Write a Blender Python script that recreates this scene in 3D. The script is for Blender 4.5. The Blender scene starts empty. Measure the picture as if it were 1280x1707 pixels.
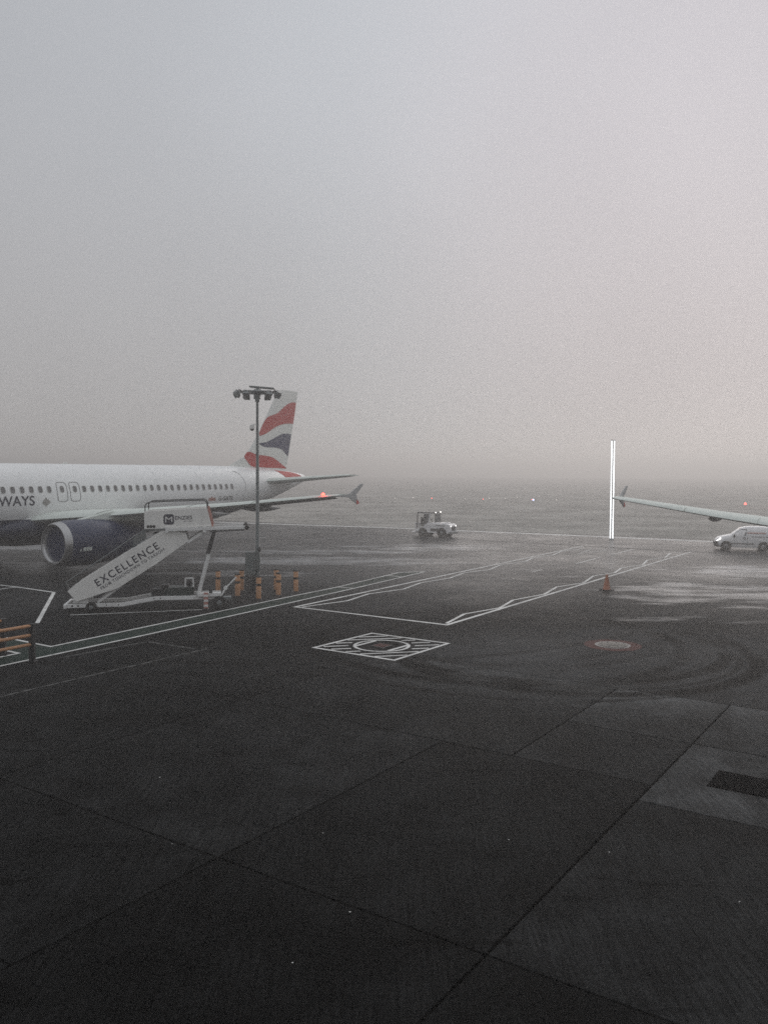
import bpy, bmesh, math, random
from mathutils import Vector, Matrix
R = math.radians
random.seed(7)
scene = bpy.context.scene
C = scene.collection

# ------------------------------------------------------------------ camera
cam_d = bpy.data.cameras.new('camera')
cam = bpy.data.objects.new('camera', cam_d)
C.objects.link(cam)
cam_d.sensor_fit = 'HORIZONTAL'
cam_d.sensor_width = 36.0
cam_d.lens = 39.52
cam_d.clip_start = 0.05
cam_d.clip_end = 4000.0
cam.matrix_world = (Matrix.Translation((0, 0, 5.521)) @ Matrix.Rotation(R(90 - 2.749), 4, 'X')
                    @ Matrix.Rotation(R(0.30), 4, 'Z'))
scene.camera = cam

# ------------------------------------------------------------------ sky and sun
SUN_AZ, SUN_EL = 27.0, 17.0          # clockwise from +Y, and up
sun_dir = Vector((math.sin(R(SUN_AZ)) * math.cos(R(SUN_EL)), math.cos(R(SUN_AZ)) * math.cos(R(SUN_EL)), math.sin(R(SUN_EL))))
world = bpy.data.worlds.new('World')
scene.world = world
world.use_nodes = True
wn, wl = world.node_tree.nodes, world.node_tree.links
wn.clear()
w_out = wn.new('ShaderNodeOutputWorld')
sky = wn.new('ShaderNodeTexSky')
sky.sky_type = 'NISHITA'
sky.sun_disc = False
sky.sun_elevation = R(SUN_EL)
sky.sun_rotation = R(SUN_AZ)
sky.dust_density = 0.3
sky.air_density = 0.6
hsv = wn.new('ShaderNodeHueSaturation')
hsv.inputs['Saturation'].default_value = 0.3
wl.new(sky.outputs['Color'], hsv.inputs['Color'])
bg_sky = wn.new('ShaderNodeBackground')
bg_sky.inputs['Strength'].default_value = 0.05
wl.new(hsv.outputs['Color'], bg_sky.inputs['Color'])
# the fog layer overhead: even grey, thinner and paler upwards, brighter round the hidden sun
tc = wn.new('ShaderNodeTexCoord')
sep = wn.new('ShaderNodeSeparateXYZ'); wl.new(tc.outputs['Generated'], sep.inputs[0])
el = wn.new('ShaderNodeMapRange'); el.interpolation_type = 'SMOOTHSTEP'
el.inputs['From Min'].default_value = -0.05; el.inputs['From Max'].default_value = 0.50
wl.new(sep.outputs['Z'], el.inputs['Value'])
mix = wn.new('ShaderNodeMix'); mix.data_type = 'RGBA'
mix.inputs[6].default_value = (0.420, 0.405, 0.400, 1)
mix.inputs[7].default_value = (0.505, 0.522, 0.555, 1)
wl.new(el.outputs['Result'], mix.inputs[0])
dot = wn.new('ShaderNodeVectorMath'); dot.operation = 'DOT_PRODUCT'
wl.new(tc.outputs['Generated'], dot.inputs[0]); dot.inputs[1].default_value = sun_dir
mr = wn.new('ShaderNodeMapRange'); mr.interpolation_type = 'SMOOTHSTEP'
mr.inputs['From Min'].default_value = 0.72; mr.inputs['From Max'].default_value = 1.02
mr.inputs['To Min'].default_value = 0.98; mr.inputs['To Max'].default_value = 1.24
wl.new(dot.outputs['Value'], mr.inputs['Value'])
cloud = wn.new('ShaderNodeTexNoise'); cloud.inputs['Scale'].default_value = 1.5; cloud.inputs['Detail'].default_value = 3
wl.new(tc.outputs['Generated'], cloud.inputs['Vector'])
cm = wn.new('ShaderNodeMapRange')
cm.inputs['To Min'].default_value = 0.82; cm.inputs['To Max'].default_value = 1.18
wl.new(cloud.outputs['Fac'], cm.inputs['Value'])
mul = wn.new('ShaderNodeMath'); mul.operation = 'MULTIPLY'
wl.new(mr.outputs['Result'], mul.inputs[0]); wl.new(cm.outputs['Result'], mul.inputs[1])
bg_fog = wn.new('ShaderNodeBackground')
warm = wn.new('ShaderNodeMix'); warm.data_type = 'RGBA'; warm.blend_type = 'MULTIPLY'
wl.new(mix.outputs[2], warm.inputs[6]); warm.inputs[7].default_value = (1.04, 0.965, 0.955, 1)
wf = wn.new('ShaderNodeMapRange'); wf.interpolation_type = 'SMOOTHSTEP'
wf.inputs['From Min'].default_value = 0.86; wf.inputs['From Max'].default_value = 1.0
wl.new(dot.outputs['Value'], wf.inputs['Value']); wl.new(wf.outputs['Result'], warm.inputs[0])
wl.new(warm.outputs[2], bg_fog.inputs['Color'])
zen = wn.new('ShaderNodeMapRange'); zen.interpolation_type = 'SMOOTHSTEP'
zen.inputs['From Min'].default_value = 0.45; zen.inputs['From Max'].default_value = 1.0
zen.inputs['To Min'].default_value = 1.0; zen.inputs['To Max'].default_value = 1.55
wl.new(sep.outputs['Z'], zen.inputs['Value'])
mul2 = wn.new('ShaderNodeMath'); mul2.operation = 'MULTIPLY'
wl.new(mul.outputs[0], mul2.inputs[0]); wl.new(zen.outputs['Result'], mul2.inputs[1])
wl.new(mul2.outputs[0], bg_fog.inputs['Strength'])
add = wn.new('ShaderNodeMixShader')
add.inputs[0].default_value = 0.88
wl.new(bg_sky.outputs[0], add.inputs[1]); wl.new(bg_fog.outputs[0], add.inputs[2])
wl.new(add.outputs[0], w_out.inputs['Surface'])

sun_d = bpy.data.lights.new('sun', 'SUN')
sun_d.energy = 1.0
sun_d.angle = R(50)
sun_d.color = (1.0, 0.93, 0.88)
sun = bpy.data.objects.new('sun', sun_d)
C.objects.link(sun)
sun.rotation_euler = (-sun_dir).to_track_quat('-Z', 'Y').to_euler()

scene.view_settings.view_transform = 'Standard'
scene.view_settings.look = 'None'
scene.view_settings.exposure = 0.0
scene.view_settings.gamma = 1.0
scene.view_settings.use_curve_mapping = False
scene.render.engine = 'CYCLES'
scene.cycles.use_denoising = False
scene.cycles.max_bounces = 5
scene.cycles.diffuse_bounces = 2
scene.cycles.glossy_bounces = 2
scene.cycles.volume_bounces = 0
scene.cycles.use_adaptive_sampling = True
scene.cycles.adaptive_threshold = 0.02
scene.cycles.sample_clamp_indirect = 4.0
scene.cycles.filter_width = 1.6

# ------------------------------------------------------------------ helpers
def tag(o, label=None, cat=None, group=None, kind=None):
    if label: o['label'] = label
    if cat: o['category'] = cat
    if group: o['group'] = group
    if kind: o['kind'] = kind
    return o

def thing(name, label, cat, loc=(0, 0, 0), rz=0.0, group=None):
    o = bpy.data.objects.new(name, None)
    C.objects.link(o)
    o.empty_display_size = 0.3
    o.location = loc
    o.rotation_euler = (0, 0, rz)
    return tag(o, label, cat, group)

class MB:
    """collects faces of one mesh"""
    def __init__(s): s.v = []; s.f = []
    def add(s, vs, fs):
        b = len(s.v); s.v += [tuple(p) for p in vs]; s.f += [tuple(i + b for i in q) for q in fs]; return s
    def box(s, c, size, rot=None):
        hx, hy, hz = (k / 2 for k in size)
        P = [Vector((x, y, z)) for x in (-hx, hx) for y in (-hy, hy) for z in (-hz, hz)]
        if rot is not None: P = [rot @ p for p in P]
        c = Vector(c)
        return s.add([p + c for p in P], [(0, 1, 3, 2), (4, 6, 7, 5), (0, 4, 5, 1), (2, 3, 7, 6), (0, 2, 6, 4), (1, 5, 7, 3)])
    def bar(s, p0, p1, w, h, up=(0, 0, 1)):
        p0, p1 = Vector(p0), Vector(p1); d = (p1 - p0).normalized(); up = Vector(up)
        side = d.cross(up).normalized(); u = side.cross(d).normalized()
        vs = []
        for p in (p0, p1):
            for a, b in ((-1, -1), (1, -1), (1, 1), (-1, 1)): vs.append(p + side * a * w / 2 + u * b * h / 2)
        return s.add(vs, [(3, 2, 1, 0), (4, 5, 6, 7), (0, 1, 5, 4), (1, 2, 6, 5), (2, 3, 7, 6), (3, 0, 4, 7)])
    def tube(s, path, r, n=10, cap=True):
        path = [Vector(p) for p in path]
        if not isinstance(r, (list, tuple)): r = [r] * len(path)
        rings = []; ref = None
        for i, p in enumerate(path):
            d = (path[min(i + 1, len(path) - 1)] - path[max(i - 1, 0)]).normalized()
            if ref is None:
                ref = Vector((0, 0, 1)) if abs(d.z) < 0.9 else Vector((1, 0, 0))
            a = d.cross(ref).normalized(); b = a.cross(d).normalized(); ref = b
            rings.append([p + (a * math.cos(2 * math.pi * k / n) + b * math.sin(2 * math.pi * k / n)) * r[i] for k in range(n)])
        return s.loft(rings, cap)
    def loft(s, rings, cap=True, closed=True):
        n = len(rings[0]); b = len(s.v)
        for rg in rings: s.v += [tuple(p) for p in rg]
        for i in range(len(rings) - 1):
            for k in range(n if closed else n - 1):
                k2 = (k + 1) % n
                s.f.append((b + i * n + k, b + i * n + k2, b + (i + 1) * n + k2, b + (i + 1) * n + k))
        if cap:
            s.f.append(tuple(b + k for k in reversed(range(n))))
            s.f.append(tuple(b + (len(rings) - 1) * n + k for k in range(n)))
        return s
    def prism(s, poly, y0, y1):
        """polygon in (x, z), extruded from y0 to y1"""
        n = len(poly)
        return s.add([(x, y0, z) for x, z in poly] + [(x, y1, z) for x, z in poly],
                     [tuple(range(n)), tuple(reversed(range(n, 2 * n)))] + [(i, i + n, (i + 1) % n + n, (i + 1) % n) for i in range(n)])
    def plate(s, poly, z0, z1):
        """polygon in (x, y), extruded from z0 to z1"""
        n = len(poly)
        return s.add([(x, y, z0) for x, y in poly] + [(x, y, z1) for x, y in poly],
                     [tuple(reversed(range(n))), tuple(range(n, 2 * n))] + [(i, (i + 1) % n, (i + 1) % n + n, i + n) for i in range(n)])
    def lathe(s, prof, axis_p=(0, 0, 0), axis='Z', n=24):
        """profile of (radius, along) turned about an axis"""
        ap = Vector(axis_p); rings = []
        for r, t in prof:
            rg = []
            for k in range(n):
                c, q = r * math.cos(2 * math.pi * k / n), r * math.sin(2 * math.pi * k / n)
                rg.append(ap + (Vector((c, q, t)) if axis == 'Z' else Vector((t, c, q)) if axis == 'X' else Vector((q, t, c))))
            rings.append(rg)
        return s.loft(rings, True)
    def sphere(s, c, r, n=10, m=6, sq=1.0):
        return s.lathe([(max(r * math.sin(math.pi * j / m), 1e-4), -r * sq * math.cos(math.pi * j / m)) for j in range(m + 1)], c, 'Z', n)
    def mesh(s, name):
        me = bpy.data.meshes.new(name); me.from_pydata(s.v, [], s.f); me.update()
        bm = bmesh.new(); bm.from_mesh(me); bmesh.ops.recalc_face_normals(bm, faces=bm.faces); bm.to_mesh(me); bm.free()
        return me
    def build(s, name, mat, parent=None, smooth=0, bevel=0.0):
        o = bpy.data.objects.new(name, s.mesh(name))
        C.objects.link(o)
        if mat is not None: o.data.materials.append(mat)
        if smooth:
            o.data.polygons.foreach_set('use_smooth', [True] * len(o.data.polygons))
            o.data.set_sharp_from_angle(angle=R(smooth))
        if bevel:
            m = o.modifiers.new('edges', 'BEVEL'); m.width = bevel; m.segments = 2; m.limit_method = 'ANGLE'; m.angle_limit = R(40)
        o.parent = parent
        return o

def copy_tree(o, parent=None):
    c = o.copy(); C.objects.link(c); c.parent = parent
    for ch in o.children: copy_tree(ch, c)
    return c

# ------------------------------------------------------------------ materials
class NT:
    """small node helper"""
    def __init__(s, m): s.t = m.node_tree; s.n = s.t.nodes; s.l = s.t.links
    def put(s, sock, v):
        if isinstance(v, bpy.types.NodeSocket): s.l.new(v, sock)
        elif v is not None: sock.default_value = v
    def m(s, op, a, b=None, c=None, clamp=False):
        n = s.n.new('ShaderNodeMath'); n.operation = op; n.use_clamp = clamp
        s.put(n.inputs[0], a)
        if b is not None: s.put(n.inputs[1], b)
        if c is not None: s.put(n.inputs[2], c)
        return n.outputs[0]
    def ramp(s, v, a, b, c=0.0, d=1.0):
        n = s.n.new('ShaderNodeMapRange'); n.interpolation_type = 'SMOOTHSTEP'
        s.put(n.inputs[0], v); n.inputs[1].default_value = a; n.inputs[2].default_value = b; n.inputs[3].default_value = c; n.inputs[4].default_value = d
        return n.outputs[0]
    def noise(s, vec, scale, detail=4, rough=0.55):
        n = s.n.new('ShaderNodeTexNoise'); s.put(n.inputs['Vector'], vec)
        n.inputs['Scale'].default_value = scale; n.inputs['Detail'].default_value = detail; n.inputs['Roughness'].default_value = rough
        return n.outputs['Fac']
    def mixc(s, f, a, b):
        n = s.n.new('ShaderNodeMix'); n.data_type = 'RGBA'
        s.put(n.inputs[0], f); s.put(n.inputs[6], a); s.put(n.inputs[7], b)
        return n.outputs[2]
    def scalec(s, col, f):
        n = s.n.new('ShaderNodeVectorMath'); n.operation = 'SCALE'
        s.put(n.inputs[0], col); s.put(n.inputs['Scale'], f)
        return n.outputs[0]
    def mapping(s, vec, scale, rot=0.0):
        n = s.n.new('ShaderNodeMapping'); s.put(n.inputs['Vector'], vec)
        n.inputs['Scale'].default_value = scale; n.inputs['Rotation'].default_value = (0, 0, rot)
        return n.outputs[0]
    def bump(s, h, strength, dist=0.02):
        n = s.n.new('ShaderNodeBump'); s.put(n.inputs['Height'], h)
        n.inputs['Strength'].default_value = strength; n.inputs['Distance'].default_value = dist
        return n.outputs[0]

def new_mat(name):
    m = bpy.data.materials.new(name); m.use_nodes = True
    return m, NT(m), m.node_tree.nodes['Principled BSDF']

def mat(name, col, rough=0.5, metal=0.0, spec=0.5, var=0.12, scale=3.0, dirt=0.0, bump=0.0, emit=0.0):
    m, t, p = new_mat(name)
    pos = t.n.new('ShaderNodeTexCoord').outputs['Object']
    n = t.noise(pos, scale, 6, 0.6)
    f = t.m('MULTIPLY_ADD', n, 2 * var, 1 - var)
    c = t.scalec((col[0], col[1], col[2]), f)
    if dirt:
        d = t.ramp(t.noise(t.mapping(pos, (1, 1, 0.35)), scale * 0.7, 8, 0.7), 0.48, 0.72)
        c = t.mixc(t.m('MULTIPLY', d, dirt), c, (0.06, 0.055, 0.05, 1))
    t.l.new(c, p.inputs['Base Color'])
    t.l.new(t.m('MULTIPLY_ADD', n, 0.2, rough - 0.1, clamp=True), p.inputs['Roughness'])
    p.inputs['Metallic'].default_value = metal
    p.inputs['Specular IOR Level'].default_value = spec
    if bump: t.l.new(t.bump(t.noise(pos, scale * 12, 4), bump, 0.01), p.inputs['Normal'])
    if emit:
        p.inputs['Emission Color'].default_value = (col[0], col[1], col[2], 1); p.inputs['Emission Strength'].default_value = emit
    return m

def lamp_mat(name, col, strength):
    m, t, p = new_mat(name)
    p.inputs['Base Color'].default_value = (0.6, 0.6, 0.6, 1)
    p.inputs['Emission Color'].default_value = (*col, 1)
    p.inputs['Emission Strength'].default_value = strength
    return m

# tarmac: world coordinates, so that slabs and sheet share the same stains
def ground_mat(name, base, concrete):
    m, t, p = new_mat(name)
    pos = t.n.new('ShaderNodeNewGeometry').outputs['Position']
    sx = t.n.new('ShaderNodeSeparateXYZ'); t.l.new(pos, sx.inputs[0]); X, Y = sx.outputs[0], sx.outputs[1]
    big = t.noise(pos, 0.11, 5, 0.6)
    mid = t.noise(pos, 0.9, 7, 0.65)
    fine = t.noise(pos, 14.0, 6, 0.7)
    grit = t.noise(pos, 95.0, 3, 0.7)
    f = t.m('MULTIPLY', t.ramp(big, 0.3, 0.7, 0.60, 1.40), t.m('MULTIPLY', t.ramp(mid, 0.25, 0.75, 0.55, 1.45), t.ramp(fine, 0.25, 0.75, 0.62, 1.38)))
    f = t.m('MULTIPLY', f, t.ramp(grit, 0.3, 0.75, 0.60, 1.45))
    if concrete:
        an = t.n.new('ShaderNodeAttribute'); an.attribute_type = 'OBJECT'; an.attribute_name = 'tone'
        f = t.m('MULTIPLY', f, an.outputs['Fac'])
        br = t.noise(t.mapping(pos, (14.0, 0.7, 1), R(-90 + 58)), 1.6, 5, 0.75)       # broom lines
        f = t.m('MULTIPLY', f, t.ramp(br, 0.3, 0.7, 0.55, 1.45))
    # tyre rubber: arcs left by tugs turning round the pit
    ru = None
    for cx, cy, r, w, k in ((5.75, 26.22, 5.5, 0.42, 0.92), (5.75, 26.22, 5.0, 0.16, 0.7), (3.73, 27.5, 5.82, 0.40, 0.92), (5.29, 27.37, 5.5, 0.34, 0.9), (4.6, 27.0, 6.9, 0.2, 0.7),
                            (4.39, 28.5, 4.78, 0.30, 0.5), (3.9, 27.9, 6.5, 0.2, 0.45), (-3.0, 40.0, 17.5, 0.28, 0.45), (-3.0, 40.0, 16.1, 0.28, 0.4),
                            (8.5, 50.0, 20.0, 0.35, 0.4), (-20.0, 62.0, 38.0, 0.4, 0.35), (-20.0, 62.0, 36.2, 0.4, 0.3), (30.0, 10.0, 24.0, 0.25, 0.3), (30.0, 10.0, 22.4, 0.25, 0.3)):
        dx, dy = t.m('SUBTRACT', X, cx), t.m('SUBTRACT', Y, cy)
        d = t.m('SQRT', t.m('ADD', t.m('MULTIPLY', dx, dx), t.m('MULTIPLY', dy, dy)))
        d = t.m('ADD', d, t.m('MULTIPLY', t.m('SUBTRACT', mid, 0.5), 0.25))
        a = t.ramp(t.m('ABSOLUTE', t.m('SUBTRACT', d, r)), w * 0.35, w, k, 0.0)
        ru = a if ru is None else t.m('MAXIMUM', ru, a)
    def spot(cx, cy, rx, ry):
        dx = t.m('DIVIDE', t.m('SUBTRACT', X, cx), rx); dy = t.m('DIVIDE', t.m('SUBTRACT', Y, cy), ry)
        return t.m('ADD', t.m('MULTIPLY', dx, dx), t.m('MULTIPLY', dy, dy))
    worn = t.ramp(t.m('ADD', spot(8.0, 24.5, 9.0, 5.5), t.m('MULTIPLY_ADD', big, 1.6, -0.8)), 0.1, 1.3, 3.3, 1.0)
    f = t.m('MULTIPLY', f, worn)
    ru = t.m('MULTIPLY', ru, t.ramp(t.noise(pos, 0.33, 4, 0.6), 0.34, 0.56))
    scuff = t.ramp(t.noise(t.mapping(pos, (0.35, 2.2, 1), R(33)), 1.1, 7, 0.7), 0.54, 0.72, 0.0, 0.65)
    oil = t.m('MULTIPLY', t.ramp(t.noise(pos, 1.3, 3, 0.5), 0.66, 0.72, 0.0, 0.75), t.ramp(t.noise(pos, 0.2, 2, 0.5), 0.42, 0.6))
    f = t.m('MULTIPLY', f, t.m('SUBTRACT', 1.0, t.m('MAXIMUM', t.m('MAXIMUM', ru, oil), scuff)))
    # the open apron beyond the building line is damp, the part by the terminal dry
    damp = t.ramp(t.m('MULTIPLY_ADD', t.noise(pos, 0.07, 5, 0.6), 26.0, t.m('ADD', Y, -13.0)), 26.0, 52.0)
    # standing water, its sky sheen painted in as paler colour
    wet_sheen = None
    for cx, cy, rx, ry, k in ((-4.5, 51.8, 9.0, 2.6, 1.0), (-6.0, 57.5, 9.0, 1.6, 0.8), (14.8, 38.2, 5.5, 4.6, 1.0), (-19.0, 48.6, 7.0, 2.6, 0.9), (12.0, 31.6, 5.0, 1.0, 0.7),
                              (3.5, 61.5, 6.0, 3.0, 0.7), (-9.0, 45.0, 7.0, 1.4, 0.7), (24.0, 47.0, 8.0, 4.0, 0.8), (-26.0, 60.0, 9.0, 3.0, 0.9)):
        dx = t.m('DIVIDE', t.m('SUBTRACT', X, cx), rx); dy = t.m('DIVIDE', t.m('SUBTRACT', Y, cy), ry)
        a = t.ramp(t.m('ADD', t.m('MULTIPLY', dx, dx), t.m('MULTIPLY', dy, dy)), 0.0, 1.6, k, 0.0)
        wet_sheen = a if wet_sheen is None else t.m('MAXIMUM', wet_sheen, a)
    wn_ = t.m('ADD', t.noise(t.mapping(pos, (0.6, 1.6, 1), R(-12)), 0.55, 6, 0.62), t.m('MULTIPLY_ADD', wet_sheen, 0.26, t.m('MULTIPLY_ADD', damp, 0.12, -0.12)))
    wet_sheen = t.ramp(wn_, 0.54, 0.82)
    f = t.m('MULTIPLY', f, t.m('MULTIPLY_ADD', damp, 1.5, 1.0))  # outer apron colour lightened to stand in for fog brightness
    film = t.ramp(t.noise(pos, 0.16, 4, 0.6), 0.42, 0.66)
    f = t.m('MULTIPLY', f, t.m('MULTIPLY_ADD', wet_sheen, 6.0, 1.0))
    # beyond the service road: pale concrete and winter grass, with fog brightness painted in
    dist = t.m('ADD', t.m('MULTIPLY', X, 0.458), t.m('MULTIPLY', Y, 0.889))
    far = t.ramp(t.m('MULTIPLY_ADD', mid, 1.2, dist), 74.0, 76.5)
    foggy_field = t.scalec((0.33, 0.32, 0.295), t.m('MULTIPLY', t.ramp(big, 0.3, 0.7, 0.7, 1.25), t.ramp(mid, 0.25, 0.75, 0.8, 1.2)))
    t.l.new(t.mixc(far, t.scalec(base, f), foggy_field), p.inputs['Base Color'])
    rg = t.m('MULTIPLY_ADD', film, -0.08, t.m('MULTIPLY_ADD', damp, -0.20, 0.60))
    rg = t.m('MULTIPLY_ADD', t.m('SUBTRACT', mid, 0.5), 0.25, rg)
    rg = t.m('ADD', t.m('MULTIPLY', rg, t.m('SUBTRACT', 1.0, wet_sheen)), t.m('MULTIPLY', wet_sheen, 0.36))
    rg = t.m('ADD', t.m('MULTIPLY', rg, t.m('SUBTRACT', 1.0, far)), t.m('MULTIPLY', far, 0.85))
    t.l.new(rg, p.inputs['Roughness'])
    t.l.new(t.m('MULTIPLY', t.m('SUBTRACT', 1.0, far), t.m('MULTIPLY_ADD', wet_sheen, 0.05, t.m('MULTIPLY_ADD', damp, 0.018, 0.005))), p.inputs['Specular IOR Level'])
    h = t.m('ADD', t.m('MULTIPLY', fine, 0.6), t.m('MULTIPLY', grit, 0.4))
    h = t.m('MULTIPLY', h, t.m('SUBTRACT', 1.0, t.m('MULTIPLY', wet_sheen, 0.92)))
    t.l.new(t.bump(h, 0.25, 0.010), p.inputs['Normal'])
    return m

def paint_mat(name, col, wear):
    m, t, p = new_mat(name)
    pos = t.n.new('ShaderNodeNewGeometry').outputs['Position']
    n = t.noise(pos, 5.0, 8, 0.72)
    w = t.ramp(n, wear, wear + 0.16)
    d = t.ramp(t.noise(pos, 0.8, 5, 0.6), 0.3, 0.75, 1.0, 0.62)
    t.l.new(t.mixc(w, t.scalec(col, d), (0.014, 0.0143, 0.0146, 1)), p.inputs['Base Color'])
    p.inputs['Roughness'].default_value = 0.6
    p.inputs['Specular IOR Level'].default_value = 0.06
    return m

M = {}
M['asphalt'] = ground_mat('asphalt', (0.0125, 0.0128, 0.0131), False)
M['concrete'] = ground_mat('concrete', (0.0125, 0.0128, 0.0129), True)
M['joint'] = mat('joint_sealant', (0.008, 0.008, 0.008), 0.7, spec=0.2)
M['line'] = paint_mat('white_line_paint', (0.80, 0.80, 0.77), 0.56)
M['old_line'] = paint_mat('worn_line_paint', (0.13, 0.13, 0.125), 0.42)
M['green'] = paint_mat('green_walkway_paint', (0.011, 0.027, 0.020), 0.56)
M['white'] = mat('white_paint', (0.80, 0.80, 0.78), 0.45, var=0.05, dirt=0.25)
M['van_white'] = mat('van_white', (0.86, 0.86, 0.86), 0.4, var=0.03, dirt=0.08)
M['panel_white'] = mat('panel_white', (0.86, 0.85, 0.81), 0.5, var=0.06, scale=1.5, dirt=0.18)
M['grey'] = mat('grey_galvanised', (0.20, 0.215, 0.215), 0.5, 0.6, var=0.15)
M['pole'] = mat('pole_paint', (0.12, 0.14, 0.14), 0.45, var=0.15)
M['dark'] = mat('dark_metal', (0.025, 0.026, 0.028), 0.5, var=0.2)
M['black'] = mat('black_plastic', (0.012, 0.012, 0.013), 0.55)
M['rubber'] = mat('rubber', (0.014, 0.014, 0.014), 0.8, spec=0.25)
M['trench'] = mat('trench_plate', (0.002, 0.002, 0.0025), 0.95, spec=0.01)
M['rim'] = mat('wheel_rim', (0.30, 0.30, 0.30), 0.4, 0.7)
M['orange'] = mat('bollard_orange', (0.58, 0.30, 0.145), 0.55, var=0.15, dirt=0.35, scale=5)
M['rail'] = mat('fence_rail_tan', (0.50, 0.26, 0.13), 0.6, var=0.12, dirt=0.2)
M['cone'] = mat('cone_orange', (0.42, 0.15, 0.075), 0.6, var=0.1, dirt=0.2)
M['glass'] = mat('dark_window_glass', (0.11, 0.115, 0.12), 0.15, var=0.2)
M['cabwin'] = mat('cabin_window', (0.15, 0.145, 0.145), 0.3, var=0.3)
M['navy'] = mat('navy_print', (0.012, 0.014, 0.035), 0.5)
M['engine_blue'] = mat('engine_blue', (0.003, 0.011, 0.055), 0.32, var=0.15, dirt=0.1)
M['lip'] = mat('intake_lip', (0.42, 0.42, 0.42), 0.33, 0.85, var=0.08)
M['fan'] = mat('fan_blades', (0.045, 0.045, 0.05), 0.5, 0.5)
M['wing'] = mat('wing_grey', (0.68, 0.73, 0.68), 0.7, spec=0.15, var=0.07, scale=1.2, dirt=0.08)
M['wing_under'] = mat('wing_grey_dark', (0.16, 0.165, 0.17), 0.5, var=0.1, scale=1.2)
M['fence_grey'] = mat('fence_grey', (0.42, 0.43, 0.43), 0.6, spec=0.2)
M['red'] = mat('livery_red', (0.50, 0.040, 0.036), 0.6, spec=0.3, var=0.05)
M['blue'] = mat('livery_blue', (0.016, 0.022, 0.085), 0.4, var=0.05)
M['tail_white'] = mat('tail_white', (0.80, 0.81, 0.77), 0.5, var=0.03, scale=1)
M['outline'] = mat('door_outline', (0.10, 0.10, 0.10), 0.5)
M['plant_green'] = mat('plant_green', (0.02, 0.03, 0.026), 0.5, var=0.25)
M['pit_red'] = mat('pit_red_paint', (0.085, 0.032, 0.028), 0.8, spec=0.1, var=0.5, scale=6, dirt=0.5)
M['pit_pale'] = mat('pit_pale_steel', (0.14, 0.13, 0.115), 0.6, 0.0, spec=0.15, var=0.35, scale=10, dirt=0.4)
M['pink'] = mat('faded_red_edge', (0.45, 0.20, 0.16), 0.5)
M['lamp_white'] = lamp_mat('lamp_white', (1.0, 0.97, 0.92), 3.0)
M['lamp_red'] = lamp_mat('lamp_red', (1.0, 0.025, 0.012), 14.0)
M['lamp_far_red'] = lamp_mat('lamp_far_red', (1.0, 0.06, 0.04), 5.0)
M['lamp_far_white'] = lamp_mat('lamp_far_white', (1.0, 0.9, 0.82), 1.3)
M['lamp_far_blue'] = lamp_mat('lamp_far_blue', (0.55, 0.62, 1.0), 2.5)
M['tube'] = lamp_mat('reflected_tube_white', (0.93, 0.97, 1.0), 2.2)
M['beige_lamp'] = mat('beige_marker', (0.55, 0.42, 0.26), 0.5)

def text_mesh(body, size, align='LEFT', space=1.0, bold=0.0):
    cu = bpy.data.curves.new('lettering', 'FONT'); cu.body = body; cu.size = size; cu.align_x = align; cu.space_character = space; cu.offset = bold * size
    o = bpy.data.objects.new('lettering', cu); C.objects.link(o)
    dg = bpy.context.evaluated_depsgraph_get(); dg.update()
    me = bpy.data.meshes.new_from_object(o.evaluated_get(dg))
    bpy.data.objects.remove(o); bpy.data.curves.remove(cu)
    return me

def lettering(name, body, size, mp, material, parent, align='LEFT', space=1.0, width=None, height=None, bold=0.0):
    """mp maps a flat (x, y) to a point of the surface that carries the letters"""
    me = text_mesh(body, size, align, space, bold)
    xs = [v.co.x for v in me.vertices]; ys = [v.co.y for v in me.vertices]
    x0, x1, y0, y1 = min(xs), max(xs), min(ys), max(ys)
    for v in me.vertices:
        x, y = v.co.x, v.co.y
        if width: x = (x - x0) / (x1 - x0) * width
        if height: y = (y - y0) / (y1 - y0) * height
        v.co = mp(x, y)
    o = bpy.data.objects.new(name, me); C.objects.link(o); me.materials.append(material); o.parent = parent
    return o

# ================================================================== the ground
JD = R(55.9)
AX, BX = Vector((math.cos(JD), math.sin(JD))), Vector((math.sin(JD), -math.cos(JD)))
def ab(a, b): v = AX * a + BX * b; return (v.x, v.y)
A0, A1, B0, B1 = -6.0, 21.1, -19.7, 12.7
g = MB()
S = 800.0
outer = [(-S, -S), (S, -S), (S, S), (-S, S)]
inner = [ab(A0, B0), ab(A0, B1), ab(A1, B1), ab(A1, B0)]
# pair each outer corner with the inner corner that faces it
inner.sort(key=lambda q: math.atan2(q[1] - 8, q[0] - 4)); outer.sort(key=lambda q: math.atan2(q[1], q[0]))
vs = [(x, y, 0) for x, y in outer] + [(x, y, 0) for x, y in inner] + [(x, y, -0.07) for x, y in inner]
fs = []
for i in range(4):
    j = (i + 1) % 4
    fs += [(i, j, 4 + j, 4 + i), (4 + i, 4 + j, 8 + j, 8 + i)]
fs.append((8, 9, 10, 11))
g.add(vs, fs)
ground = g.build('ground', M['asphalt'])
ground.data.materials.append(M['joint'])
for pl in ground.data.polygons:
    if pl.center.z < -0.01: pl.material_index = 1
tag(ground, 'dark damp airport apron of asphalt and concrete', kind='structure')

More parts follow.
